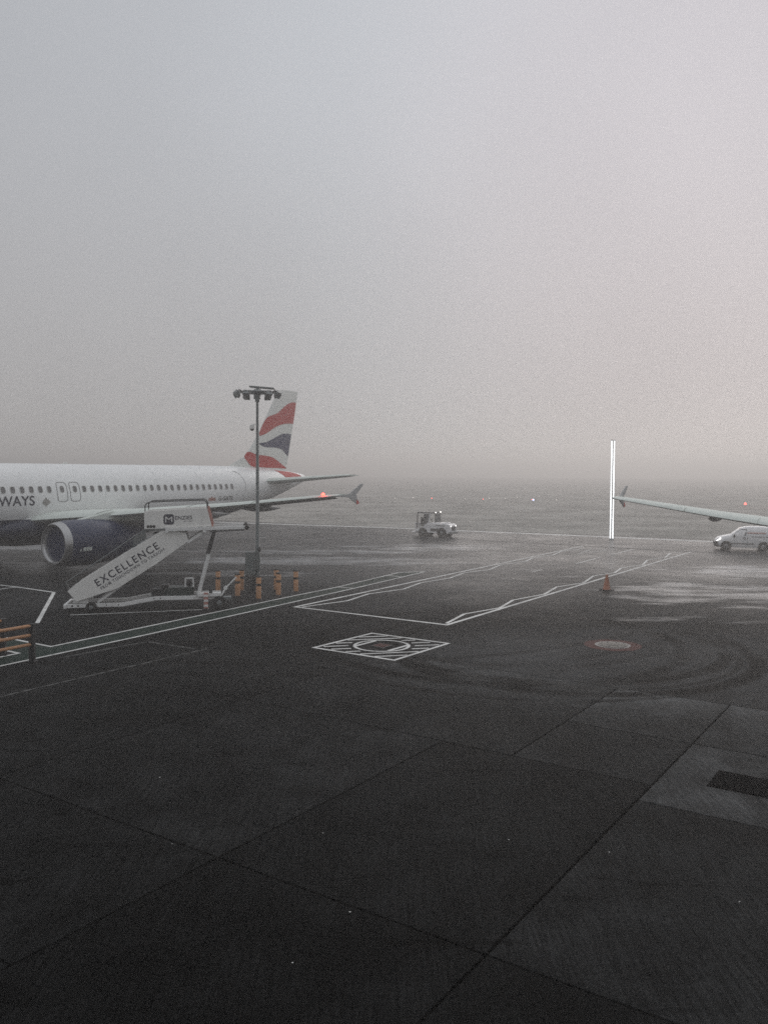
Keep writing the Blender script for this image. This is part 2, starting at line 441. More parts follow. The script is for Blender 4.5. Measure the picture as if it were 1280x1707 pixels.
slabs = [
    (8.45, 14.82, -19.7, -14.1, 1.05), (1.0, 8.45, -19.7, -14.1, 0.9), (A0, 1.0, -19.7, -14.1, 1.0), (14.82, A1, -19.7, -14.1, 1.1),
    (8.45, 14.82, -14.1, -8.55, 1.25), (5.25, 8.45, -14.1, -8.55, 0.95), (A0, 5.25, -14.1, -8.55, 0.92), (14.82, A1, -14.1, -7.0, 1.35),
    (8.45, 14.82, -8.55, -4.28, 0.8), (1.0, 8.45, -8.55, -4.28, 0.6), (A0, 1.0, -8.55, -4.28, 0.8),
    (14.82, 17.6, -7.0, -4.28, 1.7), (17.6, A1, -7.0, -4.28, 2.5), (14.82, 14.9, -8.55, -7.0, 1.0),
    (1.0, 8.45, -4.28, 1.4, 0.62), (8.45, 14.0, -4.28, 1.4, 1.35), (14.0, 17.6, -4.28, 1.4, 4.2), (17.6, A1, -4.28, 1.4, 2.9), (A0, 1.0, -4.28, 1.4, 0.9),
    (A0, 1.0, 1.4, 7.0, 1.0), (1.0, 8.45, 1.4, 7.0, 0.9), (8.45, 14.0, 1.4, 7.0, 1.1), (14.0, 17.6, 1.4, 7.0, 1.3), (17.6, A1, 1.4, 7.0, 1.2),
    (A0, 1.0, 7.0, 12.7, 1.0), (1.0, 8.45, 7.0, 12.7, 0.9), (8.45, 14.0, 7.0, 12.7, 1.1), (14.0, 17.6, 7.0, 12.7, 1.1), (17.6, A1, 7.0, 12.7, 1.0)]
slabs = [q for q in slabs if q[1] - q[0] > 0.2]
for a0, a1, b0, b1, tone in slabs:
    e = 0.021
    top = [ab(a0 + e, b0 + e), ab(a0 + e, b1 - e), ab(a1 - e, b1 - e), ab(a1 - e, b0 + e)]
    o = MB().plate(top, -0.065, random.uniform(-0.004, 0.001)).build('slab', M['concrete'], ground, bevel=0.008)
    o['tone'] = tone

# ---- painted markings
def polyline(pts, w, z, closed=False):
    P = [Vector((x, y, 0)) for x, y in pts]; n = len(P); L, Rr = [], []
    for i in range(n):
        a = P[i - 1] if (i or closed) else None
        b = P[(i + 1) % n] if (i < n - 1 or closed) else None
        d0 = (P[i] - a).normalized() if a is not None else None
        d1 = (b - P[i]).normalized() if b is not None else None
        d0 = d0 or d1; d1 = d1 or d0
        t = (d0 + d1).normalized(); nn = Vector((-t.y, t.x, 0)); k = 1 / max(0.35, nn.dot(Vector((-d0.y, d0.x, 0))))
        L.append(P[i] + nn * w / 2 * k); Rr.append(P[i] - nn * w / 2 * k)
    mb = MB(); vs = [(v.x, v.y, z) for v in L] + [(v.x, v.y, z) for v in Rr]
    mb.add(vs, [(i, (i + 1) % n, (i + 1) % n + n, i + n) for i in range(n if closed else n - 1)])
    return mb

def line(name, label, pts, w=0.12, z=0.005, m='line', closed=False):
    o = polyline(pts, w, z, closed).build(name, M[m])
    return tag(o, label, kind='structure')

low = [(-14.6, 17.2), (-10.75, 23.42), (-8.0, 27.96), (-3.99, 34.95), (-1.4, 39.53), (2.34, 46.41)]
up = [(2.34, 46.41), (0.79, 45.79), (-2.2, 39.95), (-4.18, 36.68), (-8.42, 29.41), (-10.37, 26.06)]
gm = MB()
gm.add([(x, y, 0.004) for x, y in [(-10.75, 23.42), (-8.0, 27.96), (-3.99, 34.95), (-1.4, 39.53), (2.34, 46.41), (0.79, 45.79), (-2.2, 39.95), (-4.18, 36.68), (-8.42, 29.41), (-10.37, 26.06), (-10.95, 25.08), (-11.2, 24.6)]],
       [(0, 1, 8, 9, 10, 11), (1, 2, 7, 8), (2, 3, 6, 7), (3, 4, 5, 6)])
gm.add([(x, y, 0.004) for x, y in [(-10.37, 26.06), (-16.5, 30.2), (-17.1, 29.3), (-10.95, 25.08)]], [(0, 1, 2, 3)])
gm.add([(x, y, 0.004) for x, y in [(-10.75, 23.42), (-11.2, 24.6), (-15.6, 17.6), (-14.6, 17.2)]], [(0, 1, 2, 3)])
tag(gm.build('footpath', M['green']), 'green painted walkway between white edge lines', kind='structure')
line('walkway_edge_line', 'white line along the near edge of the green walkway', low, 0.11, 0.009)
line('walkway_edge_line', 'white line along the far edge of the green walkway', up + [(-11.99, 27.16), (-16.5, 30.2)], 0.11, 0.009)
line('walkway_edge_line', 'white line at the corner beside the fence', [(-17.1, 29.3), (-10.95, 25.08), (-15.3, 17.9)], 0.11, 0.009)
line('walkway_cross_line', 'white line across the end of the green walkway', [(-2.2, 39.95), (-1.4, 39.53)], 0.12, 0.010)
line('walkway_cross_line', 'second white line across the end of the green walkway', [(0.15, 44.55), (1.0, 43.95)], 0.12, 0.010)
line('bay_line', 'white outline of the equipment bay', [(14.92, 63.1), (-3.59, 34.03), (2.29, 30.18), (21.76, 59.25)], 0.15)
line('zigzag_line', 'stepped white line along the far side of the bay', [(-3.3, 34.0), (-1.55, 35.69), (-0.69, 37.74), (0.93, 39.35), (1.83, 41.62), (3.48, 43.65), (4.36, 45.81), (6.04, 47.58), (6.93, 49.92), (8.79, 52.02), (9.59, 54.05), (11.25, 56.01), (12.42, 58.68), (14.39, 60.85)], 0.125, 0.009)
line('zigzag_line', 'stepped white line along the near side of the bay', [(2.29, 30.45), (3.14, 32.51), (4.74, 34.05), (5.59, 36.15), (7.28, 37.94), (8.32, 40.35), (10.0, 41.95), (11.17, 44.73), (12.76, 46.32), (13.79, 48.68), (15.52, 50.33), (16.71, 53.23), (18.41, 54.92), (19.68, 57.74), (20.86, 58.62)], 0.125, 0.009)
line('bay_mark', 'small white corner mark at the far end of the bay', [(15.85, 59.77), (13.05, 56.59), (14.93, 60.56), (15.85, 59.77)], 0.10)
line('bay_mark', 'short white dash in the middle of the bay', [(11.63, 50.8), (14.25, 54.98)], 0.11)
line('bay_mark', 'short white dash at the far end of the bay', [(15.57, 56.93), (18.27, 61.08)], 0.11)
line('bay_mark', 'tiny white dash in the bay', [(8.22, 46.48), (8.92, 47.56)], 0.09)
line('stand_line', 'white bent line beside the passenger steps', [(-18.34, 40.08), (-17.25, 39.43), (-14.84, 37.75), (-12.46, 30.11)], 0.15)
line('stand_line', 'short white line joining the bent line', [(-17.25, 39.35), (-20.5, 34.0)], 0.12, 0.008)
line('stand_line', 'white line under the passenger steps', [(-11.91, 31.83), (-6.96, 33.33)], 0.10)
line('worn_line', 'worn line across the concrete', [(-12.5, 15.5), (-7.54, 22.85), (-5.46, 25.87)], 0.10, 0.005, 'old_line')
line('worn_line', 'worn bent line beside the walkway', [(-9.49, 24.52), (-7.61, 26.92), (-5.83, 25.86)], 0.10, 0.005, 'old_line')
line('road_edge_line', 'white edge line of the far service road', [(-120, 134.0), (-18.47, 90.6), (0.01, 82.9), (13.95, 75.3), (26.61, 67.9), (90, 33.0)], 0.95)
line('road_edge_line', 'faint edge line of the near side of the service road', [(-60, 101), (0.01, 72.43), (12.1, 65.13), (21.62, 58.97), (70, 32.0)], 0.35, 0.005, 'old_line')

# hydrant pit square
H = [Vector((-2.17, 26.13)), Vector((-0.39, 28.53)), Vector((2.09, 26.89)), Vector((0.32, 24.43))]
hc = Vector((-0.05, 26.48)); hu = (H[1] - H[0]).normalized(); hv = (H[3] - H[0]).normalized()
hw = (H[1] - H[0]).length; hl = (H[3] - H[0]).length
mk = polyline([tuple(q) for q in H], 0.11, 0.006, True)
def inside_seg(p, d):
    """clip the line p + t d against the square, leaving out the round in the middle"""
    t0, t1 = -9, 9
    for n_, lim in ((hu, hw / 2 - 0.1), (hv, hl / 2 - 0.1)):
        k, s0 = d.dot(n_), (p - hc).dot(n_)
        if abs(k) < 1e-6: continue
        a, b = sorted(((-lim - s0) / k, (lim - s0) / k)); t0, t1 = max(t0, a), min(t1, b)
    if t1 <= t0: return []
    q = p - hc; b = q.dot(d); disc = b * b - (q.length_squared - 1.05 ** 2)
    if disc <= 0: return [(t0, t1)]
    r = math.sqrt(disc)
    return [s_ for s_ in ((t0, min(t1, -b - r)), (max(t0, -b + r), t1)) if s_[1] - s_[0] > 0.12]
dd = (Vector((0.975, 0.22))).normalized(); dn = Vector((-dd.y, dd.x))
for k in (-1.50, -1.08, -0.66, -0.22, 0.22, 0.66, 1.08, 1.50):
    p = hc + dn * k
    for t0, t1 in inside_seg(p, dd):
        seg = polyline([tuple(p + dd * t0), tuple(p + dd * t1)], 0.10, 0.0065); mk.add(seg.v, seg.f)
cir = polyline([(hc.x + 0.86 * math.cos(2 * math.pi * k / 40), hc.y + 0.86 * math.sin(2 * math.pi * k / 40)) for k in range(40)], 0.10, 0.007, True); mk.add(cir.v, cir.f)
for s_ in (-1, 1):
    seg = polyline([tuple(hc + hv * s_ * 0.62 - hu * 0.52), tuple(hc + hv * s_ * 0.62 + hu * 0.52)], 0.12, 0.0075); mk.add(seg.v, seg.f)
tag(mk.build('hydrant_marking', M['line']), 'hatched white square with a circle painted on the apron', kind='structure')
t = thing('hydrant_cover', 'small rusty square cover inside the hatched white square', 'cover', (hc.x, hc.y, 0), math.atan2(hu.y, hu.x))
MB().box((0, 0, 0.006), (0.50, 0.50, 0.012)).build('frame', M['dark'], t, bevel=0.004)
MB().box((0, 0, 0.016), (0.40, 0.40, 0.012)).build('lid', M['pit_red'], t, bevel=0.004)
for sx in (-1, 1): MB().tube([(sx * 0.1, -0.03, 0.022), (sx * 0.1, 0, 0.04), (sx * 0.1, 0.03, 0.022)], 0.008, 6).build('handle', M['dark'], t)

# round pit with red surround
t = thing('manhole_cover', 'round pit cover with a red painted surround on the apron', 'manhole', (7.34, 26.75, 0), 0.2)
oct_ = [((0.90 + 0.03 * math.sin(3.1 * k)) * math.cos(R(15 * k)), (0.90 + 0.03 * math.cos(2.3 * k)) * math.sin(R(15 * k))) for k in range(24)]
MB().plate(oct_, -0.02, 0.006).build('surround', M['pit_red'], t, bevel=0.004)
MB().lathe([(0.56, 0.004), (0.56, 0.014), (0.44, 0.016), (0.44, 0.010)], n=36).build('channel', M['dark'], t, smooth=30)
MB().lathe([(0.46, 0.006), (0.46, 0.024), (0.43, 0.030), (0.20, 0.030), (0.19, 0.02)], n=36).build('rim', M['pit_pale'], t, smooth=30)
MB().lathe([(0.19, 0.01), (0.19, 0.034), (0.16, 0.040), (0.02, 0.042)], n=24).build('lid', M['pit_pale'], t, smooth=30)
for k in range(8):
    a = R(45 * k); MB().lathe([(0.02, 0.028), (0.02, 0.042), (0.005, 0.046)], (0.37 * math.cos(a), 0.37 * math.sin(a), 0), n=8).build('bolt', M['dark'], t)

# black trench cover in the pale slab
t = thing('trench_cover', 'black rectangular trench cover let into the pale concrete slab', 'drain', (*ab(15.8, -2.3), 0), JD)
MB().box((0, 0, 0.004), (0.94, 2.34, 0.010)).build('frame', M['trench'], t)
for k in range(5): MB().box((0, -0.92 + 0.46 * k, 0.011), (0.88, 0.452, 0.012)).build('plate', M['trench'], t, bevel=0.004)

# ================================================================== the airliner by the steps
def interp(tab, x):
    for (x0, *a), (x1, *b) in zip(tab, tab[1:]):
        if x <= x1:
            k = max(0.0, (x - x0) / (x1 - x0))
            return [p + (q - p) * k for p, q in zip(a, b)]
    return list(tab[-1][1:])
FUS = [(0.0, 3.12, 3.02, 0.05), (0.25, 3.5, 2.62, 0.5), (0.8, 3.98, 2.28, 0.92), (1.6, 4.5, 2.02, 1.28), (2.5, 5.12, 1.86, 1.56), (3.5, 5.52, 1.77, 1.78), (5.0, 5.80, 1.73, 1.93), (6.5, 5.87, 1.72, 1.975),
       (23.5, 5.87, 1.72, 1.975), (25.5, 5.87, 1.86, 1.95), (27.5, 5.86, 2.18, 1.86), (29.5, 5.84, 2.60, 1.68), (31.5, 5.78, 3.02, 1.42), (33.5, 5.68, 3.48, 1.10), (35.2, 5.54, 3.98, 0.76), (36.6, 5.38, 4.42, 0.45), (37.3, 5.25, 4.66, 0.28), (37.57, 5.15, 4.76, 0.18)]
def fus(x):
    top, bot, hw_ = interp(FUS, x); return (top + bot) / 2, (top - bot) / 2, hw_
def side_y(x, z, off=0.0):
    zc, rz, ry = fus(x); k = max(-0.995, min(0.995, (z - zc) / rz)); return -(ry * math.sqrt(1 - k * k) + off)     # port side is -y
def white_over_blue(name, zsplit):
    m, t, p = new_mat(name)
    tc_ = t.n.new('ShaderNodeTexCoord').outputs['Object']
    sz = t.n.new('ShaderNodeSeparateXYZ'); t.l.new(tc_, sz.inputs[0])
    n = t.noise(tc_, 0.8, 6, 0.6)
    wht = t.scalec((0.86, 0.87, 0.86), t.m('MULTIPLY_ADD', n, 0.10, 0.95))
    streak = t.ramp(t.noise(t.mapping(tc_, (0.5, 0.5, 0.25)), 3.0, 8, 0.7), 0.5, 0.8, 0, 0.14)
    wht = t.mixc(streak, wht, (0.25, 0.24, 0.22, 1))
    up_ = t.ramp(sz.outputs[2], zsplit - 0.012, zsplit + 0.012)
    t.l.new(t.mixc(up_, (0.005, 0.010, 0.038, 1), wht), p.inputs['Base Color'])
    p.inputs['Roughness'].default_value = 0.33
    return m
M['fuselage'] = white_over_blue('fuselage_paint', 2.86)

def foil_ring(xle, chord, y, z, th, n=9, camber=0.02):
    up_, lo = [], []
    for k in range(n + 1):
        c = 0.5 - 0.5 * math.cos(math.pi * k / n)
        tt = th * 6.2 * (0.2969 * math.sqrt(c) - 0.126 * c - 0.3516 * c * c + 0.2843 * c ** 3 - 0.1036 * c ** 4) / 1.3 * 1.3
        cz = camber * chord * 4 * c * (1 - c)
        up_.append((xle + chord * c, y, z + cz + tt * 1.35)); lo.append((xle + chord * c, y, z + cz - tt * 1.15))
    return up_ + lo[-2:0:-1]

HD = R(56.26)
fd = Vector((math.cos(HD), math.sin(HD), 0))
def make_airliner(name, label, ref, detail, group):
    root = thing(name, label, 'aeroplane', Vector((ref[0], ref[1], 0)) - fd * 17.0, HD, group)
    # fuselage
    rings = []
    xs = [0.0, 0.12, 0.3, 0.55, 0.8, 1.2, 1.6, 2.0, 2.5, 3, 3.5, 4.2, 5, 6.5] + [8 + 1.5 * k for k in range(11)] + [24.5, 25.5, 26.5, 27.5, 28.5, 29.5, 30.5, 31.5, 32.5, 33.5, 34.3, 35.2, 36, 36.6, 37.3, 37.57]
    for x in xs:
        zc, rz, ry = fus(x); rings.append([(x, ry * math.cos(2 * math.pi * k / 48), zc + rz * math.sin(2 * math.pi * k / 48)) for k in range(48)])
    body = MB().loft(rings).build('fuselage', M['fuselage'], root, smooth=45)
    # belly fairing
    rings = []
    for x, s_ in ((9.6, 0.02), (10.2, 0.45), (11.0, 0.75), (12.2, 0.94), (14, 1.0), (17, 1.0), (19, 0.92), (20.5, 0.7), (21.5, 0.4), (22.3, 0.03)):
        rings.append([(x, 2.22 * (0.6 + 0.4 * s_) * math.cos(2 * math.pi * k / 32), 2.32 + (1.14 * s_ if math.sin(2 * math.pi * k / 32) > 0 else 0.5 + 0.55 * s_) * math.sin(2 * math.pi * k / 32)) for k in range(32)])
    MB().loft(rings).build('belly_fairing', M['fuselage'], root, smooth=50)
    # wings, port is -y
    ST = [(1.2, 11.75, 7.4, 2.72, 0.46), (2.6, 12.4, 6.5, 2.86, 0.38), (6.4, 14.25, 4.65, 3.16, 0.25), (11.5, 16.75, 3.0, 3.66, 0.165), (16.4, 19.15, 1.75, 4.22, 0.10), (16.9, 19.45, 1.5, 4.28, 0.06)]
    for s_ in (-1, 1):
        w = MB().loft([foil_ring(xl, c, s_ * y, z, th) for y, xl, c, z, th in ST]).build('wing', M['wing'], root, smooth=40)
        # slats along the leading edge and flaps behind: thin proud skins
        for (ya, yb) in ((2.9, 5.2), (6.4, 9.6), (9.7, 12.9), (13.0, 16.1)):
            ra = []
            for y in (ya, (ya + yb) / 2, yb):
                xl, c, z, th = interp(ST, y); rg = foil_ring(xl - 0.05, c, s_ * y, z + 0.004, th * 1.06)
                n_ = 9; ra.append([rg[k] for k in (3, 2, 1, 0)] + [rg[-1], rg[-2]])
            MB().loft(ra, cap=False, closed=False).build('slat', M['wing'], w, smooth=60)
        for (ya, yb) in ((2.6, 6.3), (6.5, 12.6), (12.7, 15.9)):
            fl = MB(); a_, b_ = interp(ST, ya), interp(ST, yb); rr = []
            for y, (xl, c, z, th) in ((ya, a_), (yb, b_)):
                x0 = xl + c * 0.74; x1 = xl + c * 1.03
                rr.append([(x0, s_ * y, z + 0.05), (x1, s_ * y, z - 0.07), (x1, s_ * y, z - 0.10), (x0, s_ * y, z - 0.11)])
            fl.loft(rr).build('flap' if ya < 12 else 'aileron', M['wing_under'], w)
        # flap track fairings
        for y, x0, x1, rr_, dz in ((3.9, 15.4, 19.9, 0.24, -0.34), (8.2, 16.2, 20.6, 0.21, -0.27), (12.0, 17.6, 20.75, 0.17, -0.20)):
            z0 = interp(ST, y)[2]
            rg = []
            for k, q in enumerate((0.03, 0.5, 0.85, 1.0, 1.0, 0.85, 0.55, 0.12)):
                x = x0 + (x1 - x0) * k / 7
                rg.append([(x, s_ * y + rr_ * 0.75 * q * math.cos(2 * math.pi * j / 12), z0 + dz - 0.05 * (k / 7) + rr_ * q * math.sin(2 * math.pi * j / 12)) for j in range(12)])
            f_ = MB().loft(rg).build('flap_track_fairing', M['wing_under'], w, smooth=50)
        # wing tip fence
        fen = [(19.55, 4.25), (20.75, 4.36), (21.75, 4.86), (22.05, 4.86), (21.35, 4.28), (21.62, 3.84), (21.42, 3.80), (20.7, 4.16)]
        fx = [(x - 0.25, z) for x, z in fen]
        MB().prism(fx, s_ * 16.9 - 0.025, s_ * 16.9 + 0.025).build('wingtip_fence', M['fence_grey'], root, bevel=0.01)
        MB().prism([(21.08, 4.02), (21.2, 4.02), (21.40, 3.83), (21.16, 3.78)], s_ * 16.9 - 0.029, s_ * 16.9 + 0.029).build('fence_tip', M['red'], root)
        # engine on its pylon
        ey = s_ * 5.75
        nac = [(0.86, 10.98), (0.98, 10.74), (1.03, 10.80), (1.10, 11.0), (1.18, 11.6), (1.20, 12.6), (1.15, 13.6), (1.0, 14.7), (0.80, 15.6), (0.66, 16.0), (0.60, 15.9)]
        ez = 1.80
        e_ = MB().lathe([(r, x) for r, x in nac[3:]], (0, ey, ez), 'X', 40).build('engine', M['engine_blue'], root, smooth=40)
        MB().lathe([(0.84, 11.35), (0.84, 11.05), (0.87, 10.86), (0.94, 10.75), (1.01, 10.75), (1.06, 10.84), (1.105, 11.02), (1.11, 11.1)], (0, ey, ez), 'X', 40).loft([], False).build('intake_lip', M['lip'], e_, smooth=60) if False else None
        lip = MB(); pr = [(0.84, 11.5), (0.835, 11.15), (0.86, 10.88), (0.93, 10.76), (1.01, 10.75), (1.06, 10.84), (1.112, 11.03), (1.125, 11.12)]
        lip.loft([[(x, ey + r * math.cos(2 * math.pi * k / 40), ez + r * math.sin(2 * math.pi * k / 40)) for k in range(40)] for r, x in pr], cap=False)
        lip.build('intake_lip', M['lip'], e_, smooth=60)
        duct = MB().loft([[(x, ey + r * math.cos(2 * math.pi * k / 32), ez + r * math.sin(2 * math.pi * k / 32)) for k in range(32)] for r, x in ((0.838, 11.3), (0.83, 11.95))], cap=False)
        duct.build('intake_duct', M['dark'], e_, smooth=40)
        fan = MB().lathe([(0.83, 11.9), (0.83, 11.95)], (0, ey, ez), 'X', 32)
        for k in range(22):
            a = 2 * math.pi * k / 22; c_, q_ = math.cos(a), math.sin(a); c2, q2 = math.cos(a + 0.2), math.sin(a + 0.2)
            fan.add([(11.72, ey + 0.26 * c_, ez + 0.26 * q_), (11.70, ey + 0.81 * c_, ez + 0.81 * q_), (11.86, ey + 0.81 * c2, ez + 0.81 * q2), (11.84, ey + 0.26 * c2, ez + 0.26 * q2)], [(0, 1, 2, 3)])
        fan.build('fan', M['fan'], e_)
        MB().lathe([(0.01, 11.35), (0.12, 11.45), (0.24, 11.7), (0.27, 11.88)], (0, ey, ez), 'X', 16).build('spinner', M['fan'], e_, smooth=60)
        pyl = MB().loft([[(11.5, ey - .12, 2.86), (14.2, ey - .2, 2.9), (17.0, ey - .1, 2.75), (17.0, ey + .1, 2.75), (14.2, ey + .2, 2.9), (11.5, ey + .12, 2.86)],
                         [(12.6, ey - .10, 3.06), (14.2, ey - .2, 3.34), (17.0, ey - .1, 3.1), (17.0, ey + .1, 3.1), (14.2, ey + .2, 3.34), (12.6, ey + .10, 3.06)]])
        pyl.build('pylon', M['wing'], e_, bevel=0.03)
        # main landing gear
        gy = s_ * 3.8
        st = MB().tube([(17.7, gy, 3.0), (17.7, gy, 0.6)], [0.15, 0.11], 12); st.tube([(17.7, gy - .52, .58), (17.7, gy + .52, .58)], 0.08, 10); st.tube([(17.7, gy, 1.5), (17.7, gy - s_ * 1.3, 2.5)], 0.07, 8)
        gear = st.build('main_gear', M['grey'], root, smooth=40)
        for o_ in (-0.42, 0.42):
            wh = MB().lathe([(0.30, -0.19), (0.50, -0.19), (0.575, -0.12), (0.58, 0.12), (0.50, 0.19), (0.30, 0.19)], (17.7, gy + o_, 0.58), 'Y', 24).build('tyre', M['rubber'], gear, smooth=40)
    # nose gear
    ng = MB().tube([(5.1, 0, 2.0), (5.05, 0, 0.4)], [0.11, 0.08], 10); ng.tube([(5.05, -.3, .38), (5.05, .3, .38)], 0.05, 8)
    ngo = ng.build('nose_gear', M['grey'], root, smooth=40)
    for o_ in (-0.25, 0.25): MB().lathe([(0.2, -0.1), (0.34, -0.1), (0.38, 0), (0.34, 0.1), (0.2, 0.1)], (5.05, o_, 0.38), 'Y', 20).build('tyre', M['rubber'], ngo, smooth=40)
    # tailplane
    for s_ in (-1, 1):
        MB().loft([foil_ring(xl, c, s_ * y, z, th, camber=0) for y, xl, c, z, th in ((0.5, 31.0, 4.1, 4.70, 0.32), (1.3, 31.55, 3.75, 4.77, 0.29), (5.9, 34.7, 1.85, 5.20, 0.14), (6.2, 35.05, 1.5, 5.23, 0.07))]).build('tailplane', M['wing'], root, smooth=40)
    # fin
    FIN = [(5.45, 28.6, 35.35, 0.02), (5.98, 29.25, 35.46, 0.10), (6.57, 30.6, 35.60, 0.24), (7.2, 31.25, 35.74, 0.25), (8.25, 32.12, 35.98, 0.235), (10.0, 33.27, 36.38, 0.19), (11.2, 34.05, 36.65, 0.15), (11.6, 34.35, 36.74, 0.13), (11.76, 34.7, 36.77, 0.08)]
    def finy(x, z):
        le, te, th = interp(FIN, z); c = max(0.0, min(1.0, (x - le) / (te - le)))
        return th * 5.0 * (0.2969 * math.sqrt(c) - 0.126 * c - 0.3516 * c * c + 0.2843 * c ** 3 - 0.1036 * c ** 4)
    rings = []
    for z, le, te, th in FIN:
        pts = [(le + (te - le) * (0.5 - 0.5 * math.cos(math.pi * k / 14)), z) for k in range(15)]
        rings.append([(x, -finy(x, z), z) for x, z in pts] + [(x, finy(x, z), z) for x, z in pts[-2:0:-1]])
    fin = MB().loft(rings).build('fin', M['tail_white'], root, smooth=40)
    def wave(nm, top, bot, m, surf, par):
        n = 28; nz = 8; x0, x1 = top[0][0], top[-1][0]; vs = []; fs = []
        def curve(tab, x):
            # smooth through the points
            for i in range(len(tab) - 1):
                if x <= tab[i + 1][0] or i == len(tab) - 2:
                    p0 = tab[max(i - 1, 0)]; p1 = tab[i]; p2 = tab[i + 1]; p3 = tab[min(i + 2, len(tab) - 1)]
                    h = p2[0] - p1[0]; u = (x - p1[0]) / h
                    m1 = (p2[1] - p0[1]) / (p2[0] - p0[0]) * h; m2 = (p3[1] - p1[1]) / (p3[0] - p1[0]) * h
                    return (2 * u**3 - 3 * u * u + 1) * p1[1] + (u**3 - 2 * u * u + u) * m1 + (-2 * u**3 + 3 * u * u) * p2[1] + (u**3 - u * u) * m2
        for i in range(n + 1):
            x = x0 + (x1 - x0) * i / n; za, zb = curve(bot, x), curve(top, x)
            for j in range(nz + 1):
                z = za + (zb - za) * j / nz; vs.append((x, surf(x, z), z))
        for i in range(n):
            for j in range(nz): k = i * (nz + 1) + j; fs.append((k, k + 1, k + nz + 2, k + nz + 1))
        return MB().add(vs, fs).build(nm, m, par, smooth=60)
    fs_ = lambda x, z: -(finy(x, z) + 0.012)
    if detail:
        wave('red_wave', [(32.12, 8.14), (32.6, 9.0), (33.1, 9.54), (34.19, 9.93), (35.21, 10.58), (35.88, 10.85), (36.55, 10.9)], [(32.12, 8.12), (32.92, 8.34), (34.0, 8.87), (34.93, 9.13), (36.16, 9.22), (36.55, 9.20)][:5] + [(36.55, 10.0)], M['red'], fs_, fin) if False else None
        wave('red_wave', [(32.22, 8.35), (32.6, 8.95), (33.1, 9.54), (34.19, 9.93), (35.21, 10.58), (35.88, 10.85), (36.18, 10.90)], [(32.22, 8.12), (32.92, 8.34), (34.0, 8.87), (34.93, 9.13), (35.6, 9.21), (36.18, 9.22)], M['red'], fs_, fin)
        MB().add([(x, fs_(x, z), z) for x, z in ((36.18, 9.22), (36.20, 9.22), (36.55, 10.88), (36.18, 10.90))], [(0, 1, 2, 3)]).build('red_wave', M['red'], fin)
        wave('blue_wave', [(32.05, 7.57), (32.91, 7.69), (33.82, 8.02), (34.74, 8.36), (35.25, 8.42), (35.55, 8.42)], [(32.05, 7.55), (32.74, 7.32), (34.0, 7.30), (34.74, 7.17), (35.11, 6.98), (35.55, 6.66)], M['blue'], fs_, fin)
        MB().add([(x, fs_(x, z), z) for x, z in ((35.55, 6.66), (35.94, 8.37), (35.55, 8.42))], [(0, 1, 2)]).build('blue_wave', M['blue'], fin)
        wave('red_wave', [(30.62, 6.57), (31.0, 6.92), (31.86, 6.73), (32.73, 6.67), (33.63, 6.56), (34.37, 6.27), (35.34, 5.76)], [(30.62, 6.44), (31.34, 5.88), (32.2, 5.80), (33.27, 5.76), (34.36, 5.74), (35.34, 5.70)], M['red'], fs_, fin)
        wave('red_wave', [(33.4, 5.58), (34.43, 5.52), (35.4, 5.46), (36.3, 5.30), (36.9, 5.06)], [(33.4, 5.56), (33.9, 5.30), (34.43, 5.0), (35.6, 5.0), (36.9, 5.02)], M['red'], lambda x, z: side_y(x, z, 0.015), fin)
        # cabin windows, each its own
        wm = MB(); q = []
        for k in range(20):
            a = 2 * math.pi * k / 20; ca, sa = math.cos(a), math.sin(a)
            q.append((0.125 * math.copysign(abs(ca) ** 0.6, ca), 0.175 * math.copysign(abs(sa) ** 0.6, sa)))
        wxs = [13.25 - 0.543 * k for k in range(11)] + [15.50 + 0.5455 * k for k in range(23)]
        first = None
        for wx_ in wxs + [14.05, 14.88]:
            z0 = 4.45; y_ = side_y(wx_, z0)
            if first is None:
                fr = MB().loft([[(x * 1.22, side_y(wx_, z0 + z * 1.16) - y_ - 0.004, z * 1.16) for x, z in q], [(x * 1.15, side_y(wx_, z0 + z * 1.1) - y_ - 0.012, z * 1.1) for x, z in q], [(x, side_y(wx_, z0 + z) - y_ - 0.008, z) for x, z in q]])
                first = fr.build('window', M['tail_white'], root)
                pane = MB().add([(x, side_y(wx_, z0 + z) - y_ - 0.016, z) for x, z in q], [tuple(range(20))]).build('pane', M['cabwin'], first)
                first.location = (wx_, y_, z0)
            else:
                c = copy_tree(first, root); c.location = (wx_, y_, z0)
        # overwing exits
        for xc in (14.05, 14.88):
            pts = []
            for k in range(40):
                a = 2 * math.pi * k / 40; ca, sa = math.cos(a), math.sin(a)
                x = xc + 0.32 * math.copysign(abs(ca) ** 0.35, ca); z = 4.30 + 0.53 * math.copysign(abs(sa) ** 0.35, sa); pts.append((x, side_y(x, z, 0.004), z))
            MB().tube(pts + [pts[0]], 0.016, 6, False).build('exit_outline', M['outline'], root)
        pts = [(x, side_y(x, z, 0.004), z) for x, z in ((28.33, 5.5), (28.55, 5.42), (28.73, 5.3), (28.93, 5.0), (29.02, 4.63), (28.99, 4.2), (28.86, 3.57), (28.8, 3.4))]
        MB().tube(pts, 0.016, 6).build('door_outline', M['outline'], root)
        pts = [(x, side_y(x, z, 0.004), z) for x, z in ((28.33, 5.5), (28.05, 5.42), (28.0, 5.0), (28.0, 4.4), (28.0, 3.7), (28.05, 3.4), (28.8, 3.4))]
        MB().tube(pts, 0.012, 6).build('door_outline', M['wing'], root)
        # panel joints round the body
        for x in (9.3, 16.9, 21.0, 24.6, 30.2):
            zc, rz, ry = fus(x); MB().tube([(x, -(ry + .001) * math.cos(R(a)), zc + (rz + .001) * math.sin(R(a))) for a in range(-50, 91, 5)], 0.004, 4).build('panel_joint', M['wing'], root)
